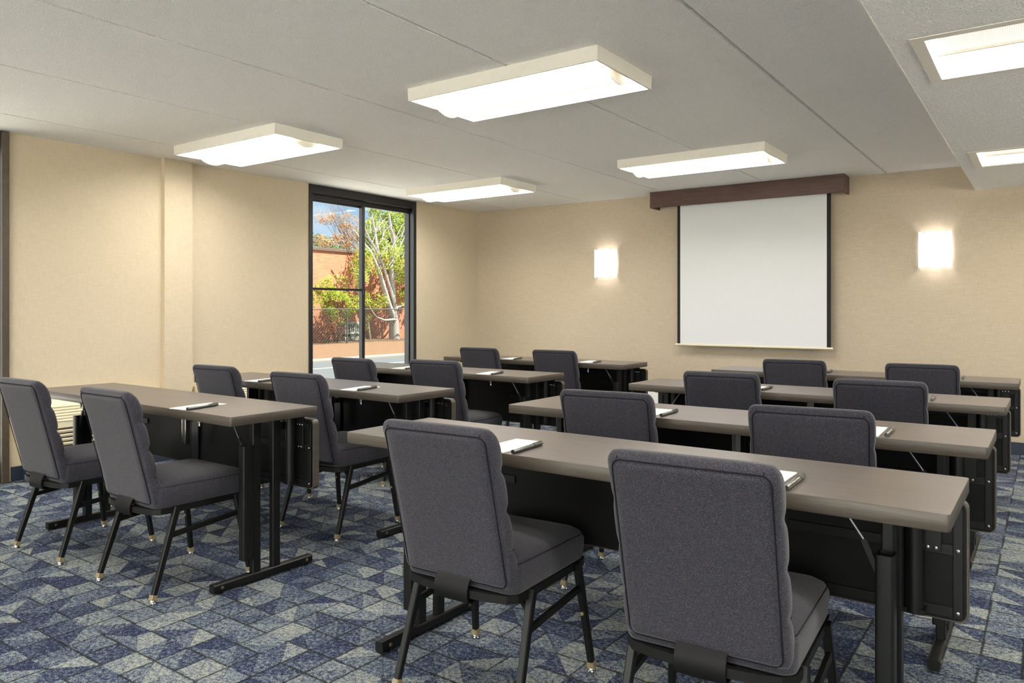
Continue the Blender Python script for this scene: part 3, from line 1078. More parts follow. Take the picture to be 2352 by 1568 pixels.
def make_chair():
    root = empty('banquet_chair')     # origin on the floor between the rear feet, +y is the front
    # ---- padded back: four tufted rolls on the front, wrapped sides
    bm = bmesh.new()
    grooves = (0.508, 0.626, 0.745)
    zs = [0.388, 0.392, 0.402, 0.42, 0.435]
    z = 0.45
    while z < 0.832:
        zs.append(z)
        z += 0.0147
    zs += [0.838, 0.850, 0.860, 0.867, 0.871]
    rings = []
    for z in zs:
        yr, yf = interp(REAR, z), interp(FRONT, z)
        hw = 0.2005
        dg = min(abs(z - q) for q in grooves)
        groove = math.exp(-(dg / 0.008) ** 2)
        # puff between grooves
        bounds = [0.385] + list(grooves) + [0.87]
        for a, b in zip(bounds, bounds[1:]):
            if a <= z <= b:
                t = (z - a) / (b - a)
                puff = math.sin(PI * t) ** 0.6 if 0 < t < 1 else 0
        yf += 0.008 * puff - 0.007 * groove
        hw += 0.003 * puff - 0.004 * groove
        if z > 0.832:     # rounded roll along the top
            t = (z - 0.832) / (0.871 - 0.832)
            c = math.sqrt(max(0.0, 1 - t * t))
            ym = lerp(yr, yf, 0.48)
            yr = lerp(ym, yr - 0.004, 0.18 + 0.82 * c)
            yf = lerp(ym, yf, 0.18 + 0.82 * c)
            hw -= 0.026 * (1 - c)
        if z < 0.41:
            t = (0.41 - z) / 0.022
            yf -= 0.012 * t * t
            yr += 0.006 * t * t
            hw -= 0.010 * t * t
        th = yf - yr
        hr = hw - 0.008
        side = [(hr, yr), (hw - 0.003, yr + 0.14 * th), (hw, yr + 0.42 * th), (hw, yr + 0.70 * th), (hw - 0.008, yf - 0.06 * th), (hw - 0.03, yf)]
        ring = [(-hr * 0.5, yr), (0, yr), (hr * 0.5, yr)]
        ring += side
        ring += [(0.09, yf + 0.002), (0, yf + 0.003), (-0.09, yf + 0.002)]
        ring += [(-a, b) for a, b in side[::-1]]
        rings.append([(a, b, z) for a, b in ring])
    loft(bm, rings)
    subsurf(obj('backrest', bm, M['fabric'], root, smooth=True))
    # ---- flat panel upholstered onto the rear
    bm = bmesh.new()
    PW, PZ0, PZ1, PR = 0.1855, 0.393, 0.846, 0.022
    zr = [PZ0 + PR * (1 - math.cos(PI / 2 * k / 6)) for k in range(7)]
    zr += [PZ0 + PR + (PZ1 - PZ0 - 2 * PR) * k / 16 for k in range(1, 16)]
    zr += [PZ1 - PR * (1 - math.cos(PI / 2 * k / 6)) for k in range(6, -1, -1)]
    grid = []
    for zz in zr:
        dz = max(0.0, PR - (zz - PZ0), PR - (PZ1 - zz))
        w_ = PW - PR + math.sqrt(max(0.0, PR * PR - dz * dz))
        row = []
        for k in range(15):
            u = -math.cos(PI * k / 14)
            xx = u * w_
            de = max(0.0, min(w_ - abs(xx), zz - PZ0, PZ1 - zz))
            q = min(1.0, de / 0.016)
            off = 0.003 - 0.0085 * (1 - (1 - q) ** 2) - 0.001 * (1 - u * u)
            row.append(bm.verts.new((xx, interp(REAR, zz) + off, zz)))
        grid.append(row)
    for r0, r1 in zip(grid, grid[1:]):
        for k in range(14):
            bm.faces.new([r0[k], r0[k + 1], r1[k + 1], r1[k]])
    bmesh.ops.remove_doubles(bm, verts=bm.verts[:], dist=1e-5)
    obj('back_panel', bm, M['fabric'], root, smooth=True)
    # ---- seams of panel, shoulders and grooves: crease shade put into dark lines
    bm = bmesh.new()
    rr = rrect(-0.1845, 0.1845, 0.394, 0.846, 0.023, 5)
    loop = [(a, interp(REAR, b) + (0.0002 if b < 0.80 else -0.0018), b) for a, b in rr]
    tube(bm, loop + loop[:2], 0.0019, 6, caps=False)
    for sx in (-1, 1):
        arc = []
        for k in range(9):
            t = k / 8
            yy = lerp(-0.098, -0.046, t)
            zz = 0.845 + 0.0232 * math.sin(PI * (0.06 + 0.88 * t)) - 0.004 * t
            arc.append((sx * (0.1700 - 0.002 * math.sin(PI * t)), yy, zz))
        tube(bm, arc, 0.0014, 6, caps=False)
    for q in grooves:
        for sx in (-1, 1):
            yr, yf = interp(REAR, q), interp(FRONT, q)
            tube(bm, [(sx * 0.192, yr + 0.010, q - 0.006), (sx * 0.1975, yr + 0.024, q - 0.003), (sx * 0.1975, yf - 0.006, q)], 0.0010, 5)
    obj('seam_line', bm, M['seam_line'], root, smooth=True)
    # ---- seat cushion
    bm = bmesh.new()
    rings = []
    for d, z in ((0.012, 0.372), (0.003, 0.374), (0.0, 0.382), (-0.003, 0.41), (-0.004, 0.438), (0.0, 0.458), (0.008, 0.472), (0.026, 0.483), (0.06, 0.491), (0.11, 0.4965), (0.17, 0.498)):
        rings.append([(a, b, z - 0.010 * max(0, (b - 0.36) / 0.1) * (1 if z > 0.44 else 0)) for a, b in
                      rrect(-0.207 + d, 0.207 - d, 0.028 + d * 0.8, 0.468 - d, max(0.012, 0.035 - d * 0.1), 5)])
    loft(bm, rings)
    st = obj('seat', bm, M['fabric'], root, smooth=True)
    bm = bmesh.new()
    for z, d in ((0.462, 0.001),):
        rr = rrect(-0.207 + d, 0.207 - d, 0.028 + d, 0.468 - d, 0.035, 5)
        lp = [(a, b, z - 0.010 * max(0, (b - 0.36) / 0.1)) for a, b in rr]
        tube(bm, lp + lp[:2], 0.0018, 6, caps=False)
    obj('seat_welt', bm, M['welt'], st, smooth=True)
    # ---- steel frame under the seat with a bowed rear rail
    bm = bmesh.new()
    path = [(-0.196, 0.455), (0.196, 0.455)] + [(0.203, 0.44), (0.203, 0.10), (0.198, 0.055), (0.175, 0.030), (0.12, 0.016), (0.06, 0.010), (0, 0.008)]
    path += [(-a, b) for a, b in path[-2:1:-1]]
    z0, z1 = 0.349, 0.373
    cen = Vector((0, 0.22))
    ring_sets = []
    for a, b in path:
        v = (Vector((a, b)) - cen)
        d = v.normalized()
        o1 = Vector((a, b)) + d * 0.009
        o2 = Vector((a, b)) - d * 0.011
        ring_sets.append([(o1.x, o1.y, z0), (o1.x, o1.y, z1), (o2.x, o2.y, z1), (o2.x, o2.y, z0)])
    loft(bm, ring_sets + [ring_sets[0]], caps=False)
    box(bm, -0.195, 0.195, 0.04, 0.45, 0.366, 0.3735)
    bmesh.ops.remove_doubles(bm, verts=bm.verts[:], dist=1e-6)
    obj('seat_frame', bm, M['black'], root)
    # ---- broad bracket that carries the back
    bm = bmesh.new()
    prof = [(0.085, 0.3460), (0.045, 0.3340), (0.015, 0.3290), (-0.004, 0.336), (-0.009, 0.352), (-0.008, 0.375), (0.000, 0.396), (0.016, 0.410)]
    inn = [(a + 0.005 if i > 2 else a, b + 0.005 if i < 5 else b) for i, (a, b) in enumerate(prof)]
    lp = prof + inn[::-1]
    loft(bm, [[(xx, a, b) for a, b in lp] for xx in (-0.062, 0.062)])
    obj('back_bracket', bm, M['panelblack'], root, angle=35)
    # ---- legs with clear glides, side stretchers, rear braces
    for sx in (-1, 1):
        for part in ('rear', 'front'):
            if part == 'rear':
                top, foot = Vector((sx * 0.210, 0.116, 0.371)), Vector((sx * 0.2235, 0.004, 0.020))
            else:
                top, foot = Vector((sx * 0.209, 0.398, 0.371)), Vector((sx * 0.237, 0.449, 0.020))
            bm = bmesh.new()
            bar(bm, top, foot, 0.024, 0.028, 0.020, 0.021, up=Vector((0, 1, 0)))
            lg = obj('leg', bm, M['black'], root)
            bm = bmesh.new()
            p1 = foot + (top - foot).normalized() * 0.016
            bar(bm, p1, foot - (top - foot).normalized() * 0.004, 0.0255, 0.0265, 0.0265, 0.0275, up=Vector((0, 1, 0)))
            gd = obj('glide', bm, M['clear'], lg)
            gd['label'] = 'clear plastic glide'
            bm = bmesh.new()
            lathe(bm, [(0.008, 0.0195), (0.0135, 0.013), (0.0135, 0.009), (0.0115, 0.0075), (0.0145, 0.004), (0.013, 0.0)], (foot.x, foot.y, 0.0002), 14)
            obj('glide_disc', bm, M['chrome'], lg, angle=40)
            if part == 'front':
                bm = bmesh.new()
                q = lerp(foot, top, 0.52)
                lathe(bm, [(0.007, 0.0), (0.0065, -0.006), (0.003, -0.009)], (q.x, q.y - 0.012, q.z), 10, 'y')
                obj('bumper', bm, M['clear'], lg, angle=40)
        bm = bmesh.new()
        bar(bm, (sx * 0.2135, 0.083, 0.258), (sx * 0.2165, 0.405, 0.288), 0.016, 0.021)
        obj('stretcher', bm, M['black'], root)
        bm = bmesh.new()
        bar(bm, (sx * 0.208, 0.100, 0.312), (sx * 0.110, 0.150, 0.362), 0.015, 0.018)
        obj('brace', bm, M['black'], root)
    return root

CH = {'L1a': (-4.010, 1.640, 0.024), 'L1b': (-3.200, 1.647, -0.006), 'L2a': (-4.053, 2.698, 0.026), 'L2b': (-3.226, 2.640, 0.025),
      'L3a': (-3.908, 3.655, -0.013), 'L3b': (-3.304, 3.813, 0.089), 'L4a': (-4.085, 5.289, 0.029), 'L4b': (-3.328, 5.325, 0.068),
      'R1a': (-1.453, 1.728, 0.042), 'R1b': (-0.667, 1.696, 0.055), 'R2a': (-1.477, 2.785, 0.100), 'R2b': (-0.670, 2.732, 0.120),
      'R3a': (-1.430, 3.976, 0.091), 'R3b': (-0.659, 3.960, 0.102), 'R4a': (-1.389, 5.242, 0.061), 'R4b': (-0.638, 5.271, 0.040)}
proto = make_chair()
first = True
for k, (x, y, rz) in CH.items():
    o = proto if first else copy_tree(proto)
    first = False
    o.location = (x, y, 0)
    o.rotation_euler = (0, 0, rz)
    lr = {'a': 'left', 'b': 'right'}[k[2]]
    tag(o, 'charcoal fabric banquet chair, %s of two at the %s table of the %s column' % (lr, ORD[k[1]], SIDE[k[0]]),
        'chair', 'charcoal banquet chairs at the tables')

# ------------------------------------------------------------------ notepads and pens
def make_pad():
    bm = bmesh.new()
    w, d = 0.102, 0.226
    for k in range(3):
        e = 0.0006 * (k % 2)
        box(bm, -w + e, 0 + e, 0.0, d, 0.0012 * k, 0.0012 * k + 0.00115)
    return obj('notepad', bm, M['paper'])

def make_pen():
    root = empty('pen')
    r = 0.0068
    bm = bmesh.new()
    lathe(bm, [(r * 0.94, 0.0), (r, 0.0012), (r, 0.122)], (0, 0, r), 14, 'y')
    obj('barrel', bm, M['pen'], root, angle=40)
    bm = bmesh.new()
    lathe(bm, [(r * 0.90, 0.1215), (r * 0.90, 0.1255)], (0, 0, r), 14, 'y')
    obj('ring', bm, M['pendark'], root, angle=40)
    bm = bmesh.new()
    lathe(bm, [(r * 1.12, 0.125), (r * 1.14, 0.134), (r * 1.02, 0.136), (r * 1.0, 0.176), (r * 0.8, 0.180)], (0, 0, r), 14, 'y')
    obj('cap', bm, M['pen'], root, angle=40)
    bm = bm_box(-0.0016, 0.0016, 0.128, 0.178, 2 * r - 0.0005, 2 * r + 0.0018, 0.0006, 1)
    obj('clip', bm, M['pen'], root)
    return root
# near right corner of each pad (x, y, rot), near end of each pen (x, y, rot)
PADS = {'R1a': ((-1.352, 1.850, 0.03), (-1.323, 1.858, 0.07)), 'R1b': ((-0.543, 1.850, 0.02), (-0.516, 1.862, 0.03)),
        'R2a': ((-1.322, 2.842, 0.01), (-1.293, 2.862, 0.03)), 'R2b': ((-0.479, 2.842, 0.03), (-0.456, 2.856, 0.03)),
        'R3a': ((-1.284, 4.080, 0.01), (-1.265, 4.105, 0.01)), 'R3b': ((-0.490, 4.060, 0.01), (-0.458, 4.092, 0.03)),
        'R4a': ((-1.275, 5.43, 0.02), (-1.252, 5.52, 0.05)), 'R4b': ((-0.470, 5.43, 0.02), (-0.445, 5.50, 0.03)),
        'L1b': ((-3.063, 1.845, 0.16), (-3.053, 1.846, 0.23)),
        'L2a': ((-3.905, 2.812, 0.16), (-3.889, 2.815, 0.24)), 'L2b': ((-3.046, 2.812, 0.16), (-3.036, 2.826, 0.22)),
        'L3a': ((-3.885, 4.060, 0.18), (-3.858, 4.062, 0.24)), 'L3b': ((-3.075, 4.046, 0.18), (-3.054, 4.046, 0.19)),
        'L4a': ((-3.860, 5.405, 0.18), (-3.834, 5.405, 0.20)), 'L4b': ((-3.085, 5.440, 0.16), (-3.059, 5.447, 0.17))}
pad0, pen0 = make_pad(), make_pen()
first = True
for k, (a, b) in PADS.items():
    pd = pad0 if first else pad0.copy()
    if not first:
        COL.objects.link(pd)
    pn = pen0 if first else copy_tree(pen0)
    first = False
    pd.location = (a[0], a[1], TT + 0.0003)
    pd.rotation_euler = (0, 0, a[2])
    pn.location = (b[0], b[1], TT + 0.0002)
    pn.rotation_euler = (0, 0, b[2])
    lr = {'a': 'left', 'b': 'right'}[k[2]]
    tag(pd, 'white notepad before the %s chair on the %s table of the %s column' % (lr, ORD[k[1]], SIDE[k[0]]), 'notepad', 'notepads on the tables')
    tag(pn, 'grey pen lying beside the %s notepad on the %s table of the %s column' % (lr, ORD[k[1]], SIDE[k[0]]), 'pen', 'pens on the tables')

# ------------------------------------------------------------------ outside the window
GZ = -0.15
bm = bm_box(-15.45, XL - WT - 0.02, -30, 60, GZ - 0.2, GZ)
struct(obj('ground', bm, M['asphalt']), 'grey asphalt car park outside')
bm = bm_box(XL - WT - 0.02, 40, -40, YB - WT - 0.02, GZ - 0.2, -0.02)
struct(obj('ground_bounce_back', bm, M['concrete']))  # added pale ground, bounces daylight in through the back glazing
bm = bm_box(XR + WT + 0.02, 40, YB - WT - 0.02, 40, GZ - 0.2, -0.02)
struct(obj('ground_bounce_right', bm, M['concrete']))  # unseen pale ground added to throw sun up through the right windows
bm = bm_box(-11.2, XL - WT - 0.02, YB - WT, 60, GZ - 0.05, GZ + 0.02)
struct(obj('ground_bounce_walk', bm, M['concrete']), 'unseen pale concrete walk added to bounce sun through the window wall')  # added strip, kept pale to reflect sun onto the ceiling
bm = bm_box(-13.75, -13.62, -10, 45, GZ - 0.01, GZ + 0.006)
tag(obj('road_line', bm, M['paint']), 'thin white painted line on the asphalt outside', 'road marking')
bm = bm_box(-15.95, -15.45, -30, 60, GZ - 0.2, GZ + 0.05, 0.02, 2)
tag(obj('kerb', bm, M['kerb']), 'pale concrete kerb at the edge of the asphalt', 'kerb')
# sloping bed of pine straw up to the wall
bm = bmesh.new()
nx, ny = 14, 60
gr = []
for i in range(nx + 1):
    row = []
    for j in range(ny + 1):
        xx = -15.95 - (20.6 - 15.95) * i / nx
        yy = 2 + 40 * j / ny
        zz = GZ + 0.03 + 0.27 * min(1, i / (nx * 0.75)) + 0.03 * noise.noise(Vector((xx * 0.9, yy * 0.9, 0)))
        row.append(bm.verts.new((xx, yy, zz)))
    gr.append(row)
for a, b in zip(gr, gr[1:]):
    for k in range(ny):
        bm.faces.new([a[k], a[k + 1], b[k + 1], b[k]])
o = obj('pine_straw_bed', bm, M['straw'], smooth=True)
tag(o, 'sunlit orange pine straw bank between kerb and brick wall', 'mulch', kind='stuff')

# brick building
root = empty('brick_building', (-20.2, 20, 0))
tag(root, 'orange brick building with a flat parapet beyond the fence', 'building')
bm = bm_box(-6.0, 0.0, -20.0, 30.0, -0.4, 3.22)
obj('brick_wall', bm, M['brick'], root)
bm = bm_box(-6.05, 0.05, -20.05, 30.05, 3.22, 3.33, 0.01, 1)
obj('parapet', bm, M['coping'], root)

# chain-link fence: posts, rails and woven wire
FX = -18.9
root = empty('chain_link_fence', (FX, 18, 0))
tag(root, 'grey chain-link fence in front of the brick building', 'fence')
for yy in (-5.7, -0.9, 1.9, 5.6):
    bm = bmesh.new()
    tube(bm, [(0, yy, 0.0), (0, yy, 1.25)], 0.025, 8)
    obj('fence_post', bm, M['fence'], root, angle=40)
bm = bmesh.new()
tube(bm, [(0, -6.0, 1.22), (0, 8.0, 1.25)], 0.018, 8)
obj('top_rail', bm, M['fence'], root, angle=40)
bm = bmesh.new()
st = 0.115
z0, z1 = 0.10, 1.21
for s in (1, -1):
    y = -6.0 - (z1 - z0)
    while y < 8.0 + (z1 - z0):
        a = Vector((0.004 * s, y, z0 if s > 0 else z1))
        b = Vector((0.004 * s, y + (z1 - z0), z1 if s > 0 else z0))
        lo, hi = -6.0, 7.9
        if b.y > lo and a.y < hi:
            def clip(p, q, yy):
                t = (yy - p.y) / (q.y - p.y)
                return p.lerp(q, t)
            if a.y < lo:
                a = clip(a, b, lo)
            if b.y > hi:
                b = clip(a, b, hi)
            bar(bm, a, b, 0.007, 0.007, caps=False)
        y += st
obj('wire_mesh', bm, M['fence'], root)

# grey service cabinet by the wall
root = empty('service_cabinet', (-19.7, 17.95, 0.1))
tag(root, 'pale grey utility cabinet at the foot of the brick wall', 'utility box')
obj('plinth', bm_box(-0.2, 0.2, -0.40, 0.38, 0.0, 0.18, 0.01, 1), M['kerb'], root)
obj('body', bm_box(-0.18, 0.18, -0.36, 0.34, 0.28, 0.68, 0.02, 2), M['cabinet'], root)
obj('skid', bm_box(-0.17, 0.17, -0.36, 0.34, 0.18, 0.28), M['screenblack'], root)
bm = bmesh.new()
for k in range(7):
    box(bm, 0.18, 0.187, -0.30 + k * 0.09, -0.25 + k * 0.09, 0.36, 0.62)
obj('vent_louvre', bm, M['fence'], root)

# trees ---------------------------------------------------------------
def branch(bm, pts, r0, r1, n=8, wig=0.0):
    P = []
    for i, p in enumerate(pts):
        t = i / max(1, len(pts) - 1)
        P.append(Vector(p) + Vector((random.uniform(-wig, wig), random.uniform(-wig, wig), 0)))
    rs = [lerp(r0, r1, i / max(1, len(P) - 1)) for i in range(len(P))]
    tube(bm, P, rs, n)

def leaves(bm, blobs, size, density):
    """scatter small bent leaves through ellipsoids: (cx,cy,cz, rx,ry,rz)"""
    for cx, cy, cz, rx, ry, rz in blobs:
        n = int(density * rx * ry * rz * 330)
        for _ in range(n):
            while True:
                u = Vector((random.uniform(-1, 1), random.uniform(-1, 1), random.uniform(-1, 1)))
                if 0.15 < u.length < 1:
                    break
            if noise.noise(Vector((cx + u.x * rx, cy + u.y * ry, cz + u.z * rz)) * 2.6) < -0.05:
                continue
            c = Vector((cx + u.x * rx, cy + u.y * ry, cz + u.z * rz))
            d = Vector((random.gauss(0, 1), random.gauss(0, 1), random.gauss(0, 0.7))).normalized()
            s, t = frame_axes(d)
            L = 0.56 * size * random.uniform(0.6, 1.4)
            w = L * 0.42
            v = [bm.verts.new(c), bm.verts.new(c + d * L * 0.5 + s * w + t * L * 0.06), bm.verts.new(c + d * L), bm.verts.new(c + d * L * 0.5 - s * w + t * L * 0.06)]
            bm.faces.new(v)
    return bm

def tree_obj(name, loc, label, cat):
    r = empty(name, loc)
    tag(r, label, cat)
    return r

def sub(bm, loc):
    l = Vector(loc)
    for v in bm.verts:
        v.co -= l
    return bm

# 1) the pale many-stemmed tree before the brick wall
loc = (-19.6, 20.0, 0.1)
root = tree_obj('pale_trunk_tree', loc, 'tree with pale bare stems standing before the brick wall', 'tree')
X = -19.6
bm = bmesh.new()
def P(yz, dx=0.0, sl=0.0):
    return [(X + dx + sl * i, a, b) for i, (a, b) in enumerate(yz)]
branch(bm, P([(20.02, 0.0), (20.01, 0.4), (20.0, 0.75), (19.97, 1.05)]), 0.21, 0.16, 12)
branch(bm, P([(19.97, 0.85), (19.85, 1.0), (19.65, 1.31), (19.41, 1.78), (19.19, 2.17), (19.02, 2.5), (18.71, 2.92), (18.52, 3.17), (18.09, 3.5), (17.6, 3.9)], 0.02, 0.05), 0.13, 0.03, 8)
branch(bm, P([(19.93, 0.9), (19.85, 1.1), (19.72, 1.39), (19.58, 1.86), (19.41, 2.33), (19.32, 2.8), (19.28, 3.42), (19.19, 3.96), (19.05, 4.6)], 0.08, -0.03), 0.13, 0.03, 8)
branch(bm, P([(19.99, 0.95), (20.01, 1.15), (19.96, 1.55), (19.9, 2.03), (19.81, 2.66), (19.85, 3.3), (19.94, 3.58), (19.83, 3.94), (19.7, 4.21), (19.6, 4.7)], -0.03, 0.02), 0.14, 0.035, 8)
branch(bm, P([(19.95, 1.25), (19.9, 1.45), (19.63, 2.02), (19.19, 2.95), (18.71, 3.54), (18.5, 3.75), (18.2, 4.2)], 0.1, 0.03), 0.075, 0.02, 7)
branch(bm, P([(19.93, 0.86), (19.75, 0.86), (19.24, 0.84), (18.81, 0.95), (18.6, 1.08), (18.2, 1.5)], 0.16, 0.06), 0.05, 0.015, 7)
branch(bm, P([(19.98, 1.1), (20.1, 1.31), (20.35, 1.36), (20.72, 1.62), (21.1, 2.0)], 0.05, 0.03), 0.06, 0.02, 7)
branch(bm, P([(19.85, 2.3), (20.1, 2.6), (20.5, 2.9), (20.75, 3.3)], 0.05, 0.03), 0.05, 0.012, 6)
branch(bm, P([(19.82, 3.0), (20.2, 3.4), (20.6, 4.1)], 0.0, 0.03), 0.045, 0.012, 6)
for _ in range(40):
    y0, z0 = random.uniform(18.5, 20.4), random.uniform(2.6, 4.2)
    a = random.uniform(-0.8, 0.9)
    l = random.uniform(0.5, 1.1)
    branch(bm, P([(y0, z0), (y0 + a * l * 0.4, z0 + l * 0.45), (y0 + a * l, z0 + l * 0.8)], random.uniform(-0.4, 0.4)), 0.016, 0.005, 5, 0.03)
obj('trunk', sub(bm, loc), M['bark'], root, angle=50)
bm = leaves(bmesh.new(), [(-19.5, 20.5, 1.75, 0.5, 0.7, 0.22), (-19.5, 20.2, 1.45, 0.4, 0.4, 0.14), (-19.4, 19.9, 3.1, 0.6, 0.7, 0.5), (-19.4, 18.9, 1.55, 0.5, 0.4, 0.4), (-19.4, 20.5, 2.6, 0.5, 0.6, 0.5), (-19.4, 18.9, 2.9, 0.5, 0.5, 0.5)], 0.085, 50)
obj('foliage', sub(bm, loc), M['leaf_yellow'], root)

# 2) dense green tree rising behind the pale stems
loc = (-21.6, 21.6, 0.0)
root = tree_obj('evergreen_tree', loc, 'dense green tree rising above the brick parapet at the right', 'tree')
bm = bmesh.new()
branch(bm, [(-21.6, 21.6, 0.0), (-21.6, 21.6, 2.5), (-21.5, 21.7, 4.6)], 0.2, 0.08, 8)
obj('trunk', sub(bm, loc), M['twig'], root)
bm = leaves(bmesh.new(), [(-21.5, 21.9, 4.3, 1.2, 1.2, 1.1), (-21.3, 20.9, 3.9, 1.0, 0.9, 1.0), (-21.3, 22.8, 4.0, 1.0, 0.9, 1.2), (-20.6, 21.4, 3.2, 0.8, 1.2, 0.8), (-20.6, 22.6, 3.0, 0.8, 0.9, 0.8), (-20.0, 21.2, 2.5, 0.5, 1.2, 0.6), (-21.8, 22.0, 5.3, 0.9, 1.0, 0.5), (-20.4, 20.3, 3.3, 0.6, 0.6, 0.6), (-19.9, 21.7, 1.9, 0.4, 0.8, 0.4)], 0.12, 34)
obj('foliage', sub(bm, loc), M['leaf_green'], root)

# 3) leaning tree with rusty leaves and bare twigs against the sky
loc = (-19.9, 19.1, 0.1)
root = tree_obj('rusty_leaved_tree', loc, 'leaning tree with rusty leaves and bare twigs against the sky', 'tree')
bm = bmesh.new()
branch(bm, [(-19.9, 19.1, 0.0), (-19.9, 18.9, 1.2), (-19.9, 18.5, 2.4), (-20.15, 18.7, 3.4), (-20.7, 18.5, 3.9), (-20.8, 18.1, 4.6)], 0.07, 0.012, 7)
for _ in range(34):
    t = random.random()
    y0, z0 = lerp(19.6, 18.4, t), lerp(3.4, 3.9, t)
    l = random.uniform(0.9, 1.9)
    a = random.uniform(-0.95, -0.15)
    xx = -20.8 + random.uniform(-0.5, 0.5)
    branch(bm, [(xx, y0, z0), (xx, y0 + a * l * 0.45, z0 + l * 0.42), (xx, y0 + a * l * 0.9, z0 + l * 0.9)], 0.008, 0.003, 5, 0.05)
obj('branches', sub(bm, loc), M['twig'], root)
bm = leaves(bmesh.new(), [(-20.9, 18.2, 3.66, 0.6, 0.85, 0.32), (-20.9, 19.0, 3.85, 0.6, 0.6, 0.5), (-19.9, 18.5, 3.1, 0.35, 0.35, 0.3), (-20.9, 18.9, 4.4, 0.45, 0.5, 0.35), (-20.9, 17.9, 4.5, 0.4, 0.4, 0.3)], 0.09, 48)
obj('foliage', sub(bm, loc), M['leaf_orange'], root)

# 4) big yellow-green bush by the fence
loc = (-19.35, 17.1, 0.1)
root = tree_obj('yellow_green_bush', loc, 'tall yellow-green bush growing through the chain-link fence', 'bush')
bm = bmesh.new()
for k in range(9):
    y1 = 16.2 + 0.22 * k
    branch(bm, [(-19.35, 17.1, 0.0), (-19.35 + random.uniform(-.2, .2), lerp(17.1, y1, 0.5), 0.9), (-19.35 + random.uniform(-.3, .3), y1, 1.6 + random.uniform(0, 0.6))], 0.025, 0.007, 6)
obj('stems', sub(bm, loc), M['twig'], root)
bm = leaves(bmesh.new(), [(-19.3, 16.7, 1.55, 0.5, 0.75, 0.5), (-19.3, 17.4, 1.35, 0.5, 0.7, 0.45), (-19.3, 17.9, 2.4, 0.45, 0.45, 0.6), (-19.2, 17.1, 1.0, 0.4, 0.6, 0.3), (-19.3, 17.0, 2.1, 0.4, 0.6, 0.3), (-19.3, 18.1, 1.5, 0.4, 0.35, 0.4), (-19.3, 18.25, 2.95, 0.4, 0.4, 0.5), (-19.3, 16.6, 1.9, 0.4, 0.5, 0.35)], 0.085, 60)
obj('foliage', sub(bm, loc), M['leaf_yellow'], root)

# 5) low brown shrub
loc = (-19.2, 16.6, 0.1)
root = tree_obj('brown_shrub', loc, 'low brown-leaved shrub at the foot of the brick wall', 'bush')
bm = bmesh.new()
for k in range(7):
    branch(bm, [(-19.2, 16.6, 0.0), (-19.2 + random.uniform(-.2, .2), 16.6 + (k - 3) * 0.1, 0.4), (-19.2 + random.uniform(-.2, .2), 16.6 + (k - 3) * 0.22, 0.85)], 0.016, 0.005, 5)
obj('stems', sub(bm, loc), M['twig'], root)
bm = leaves(bmesh.new(), [(-19.2, 16.45, 0.62, 0.4, 0.5, 0.4), (-19.2, 16.9, 0.5, 0.35, 0.45, 0.3), (-19.2, 16.35, 0.95, 0.3, 0.4, 0.25)], 0.06, 70)
obj('foliage', sub(bm, loc), M['leaf_brown'], root)

# 6) thin pale sapling by the cabinet
loc = (-19.2, 17.95, 0.1)
root = tree_obj('pale_sapling', loc, 'thin pale sapling beside the utility cabinet', 'tree')
bm = bmesh.new()
branch(bm, [(-19.2, 18.1, 0.0), (-19.2, 18.02, 0.78), (-19.2, 17.95, 1.53), (-19.2, 17.8, 2.27), (-19.2, 17.55, 2.85)], 0.045, 0.012, 7)
obj('trunk', sub(bm, loc), M['bark'], root)
bm = leaves(bmesh.new(), [(-19.15, 18.0, 0.5, 0.25, 0.3, 0.35), (-19.15, 18.15, 1.0, 0.25, 0.25, 0.25)], 0.06, 80)
obj('foliage', sub(bm, loc), M['leaf_yellow'], root)

# 7) trees far behind the building
for (x, y, h, lab) in ((-40, 33.2, 6.3, 'distant green tree above the parapet at the left of the window'),
                       (-42, 37.2, 6.0, 'distant green tree partly hidden behind the rusty leaves')):
    loc = (x, y, 0)
    root = tree_obj('distant_tree', loc, lab, 'tree')
    bm = bmesh.new()
    branch(bm, [(x, y, 0), (x, y, h * 0.5), (x, y + 0.1, h * 0.85)], 0.25, 0.1, 7)
    obj('trunk', sub(bm, loc), M['twig'], root)
    bm = leaves(bmesh.new(), [(x, y, h - 0.9, 1.6, 1.7, 0.9), (x, y - 1.2, h - 1.5, 1.2, 1.2, 0.8), (x, y + 1.4, h - 1.5, 1.2, 1.2, 0.8)], 0.22, 6)
    obj('foliage', sub(bm, loc), M['leaf_far'], root)

# ------------------------------------------------------------------ sun, sky
sun = bpy.data.lights.new('sun', 'SUN')
sun.energy = 24.0
sun.angle = 0.009
sun.color = (1.0, 0.93, 0.82)
so = bpy.data.objects.new('sun', sun)
so.rotation_euler = Vector((-0.45, -0.33, -0.83)).to_track_quat('-Z', 'Y').to_euler()
COL.objects.link(so)

SKY_FILL = 5.5
w = bpy.data.worlds.new('sky')
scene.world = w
w.use_nodes = True
nt = w.node_tree
nt.nodes.clear()
out = nt.nodes.new('ShaderNodeOutputWorld')
bg = nt.nodes.new('ShaderNodeBackground')
tc = nt.nodes.new('ShaderNodeTexCoord')
mp = nt.nodes.new('ShaderNodeMapping')
mp.inputs['Scale'].default_value = (1.2, 1.2, 3.2)
ns = nt.nodes.new('ShaderNodeTexNoise')
ns.inputs['Scale'].default_value = 4.0
ns.inputs['Detail'].default_value = 5.0
rp = nt.nodes.new('ShaderNodeValToRGB')
rp.color_ramp.elements[0].position = 0.44
rp.color_ramp.elements[0].color = srgb(150, 184, 212)
rp.color_ramp.elements[1].position = 0.80
rp.color_ramp.elements[1].color = srgb(232, 238, 242)
nt.links.new(tc.outputs['Generated'], mp.inputs[0])
nt.links.new(mp.outputs[0], ns.inputs['Vector'])
nt.links.new(ns.outputs['Fac'], rp.inputs[0])
nt.links.new(rp.outputs[0], bg.inputs[0])
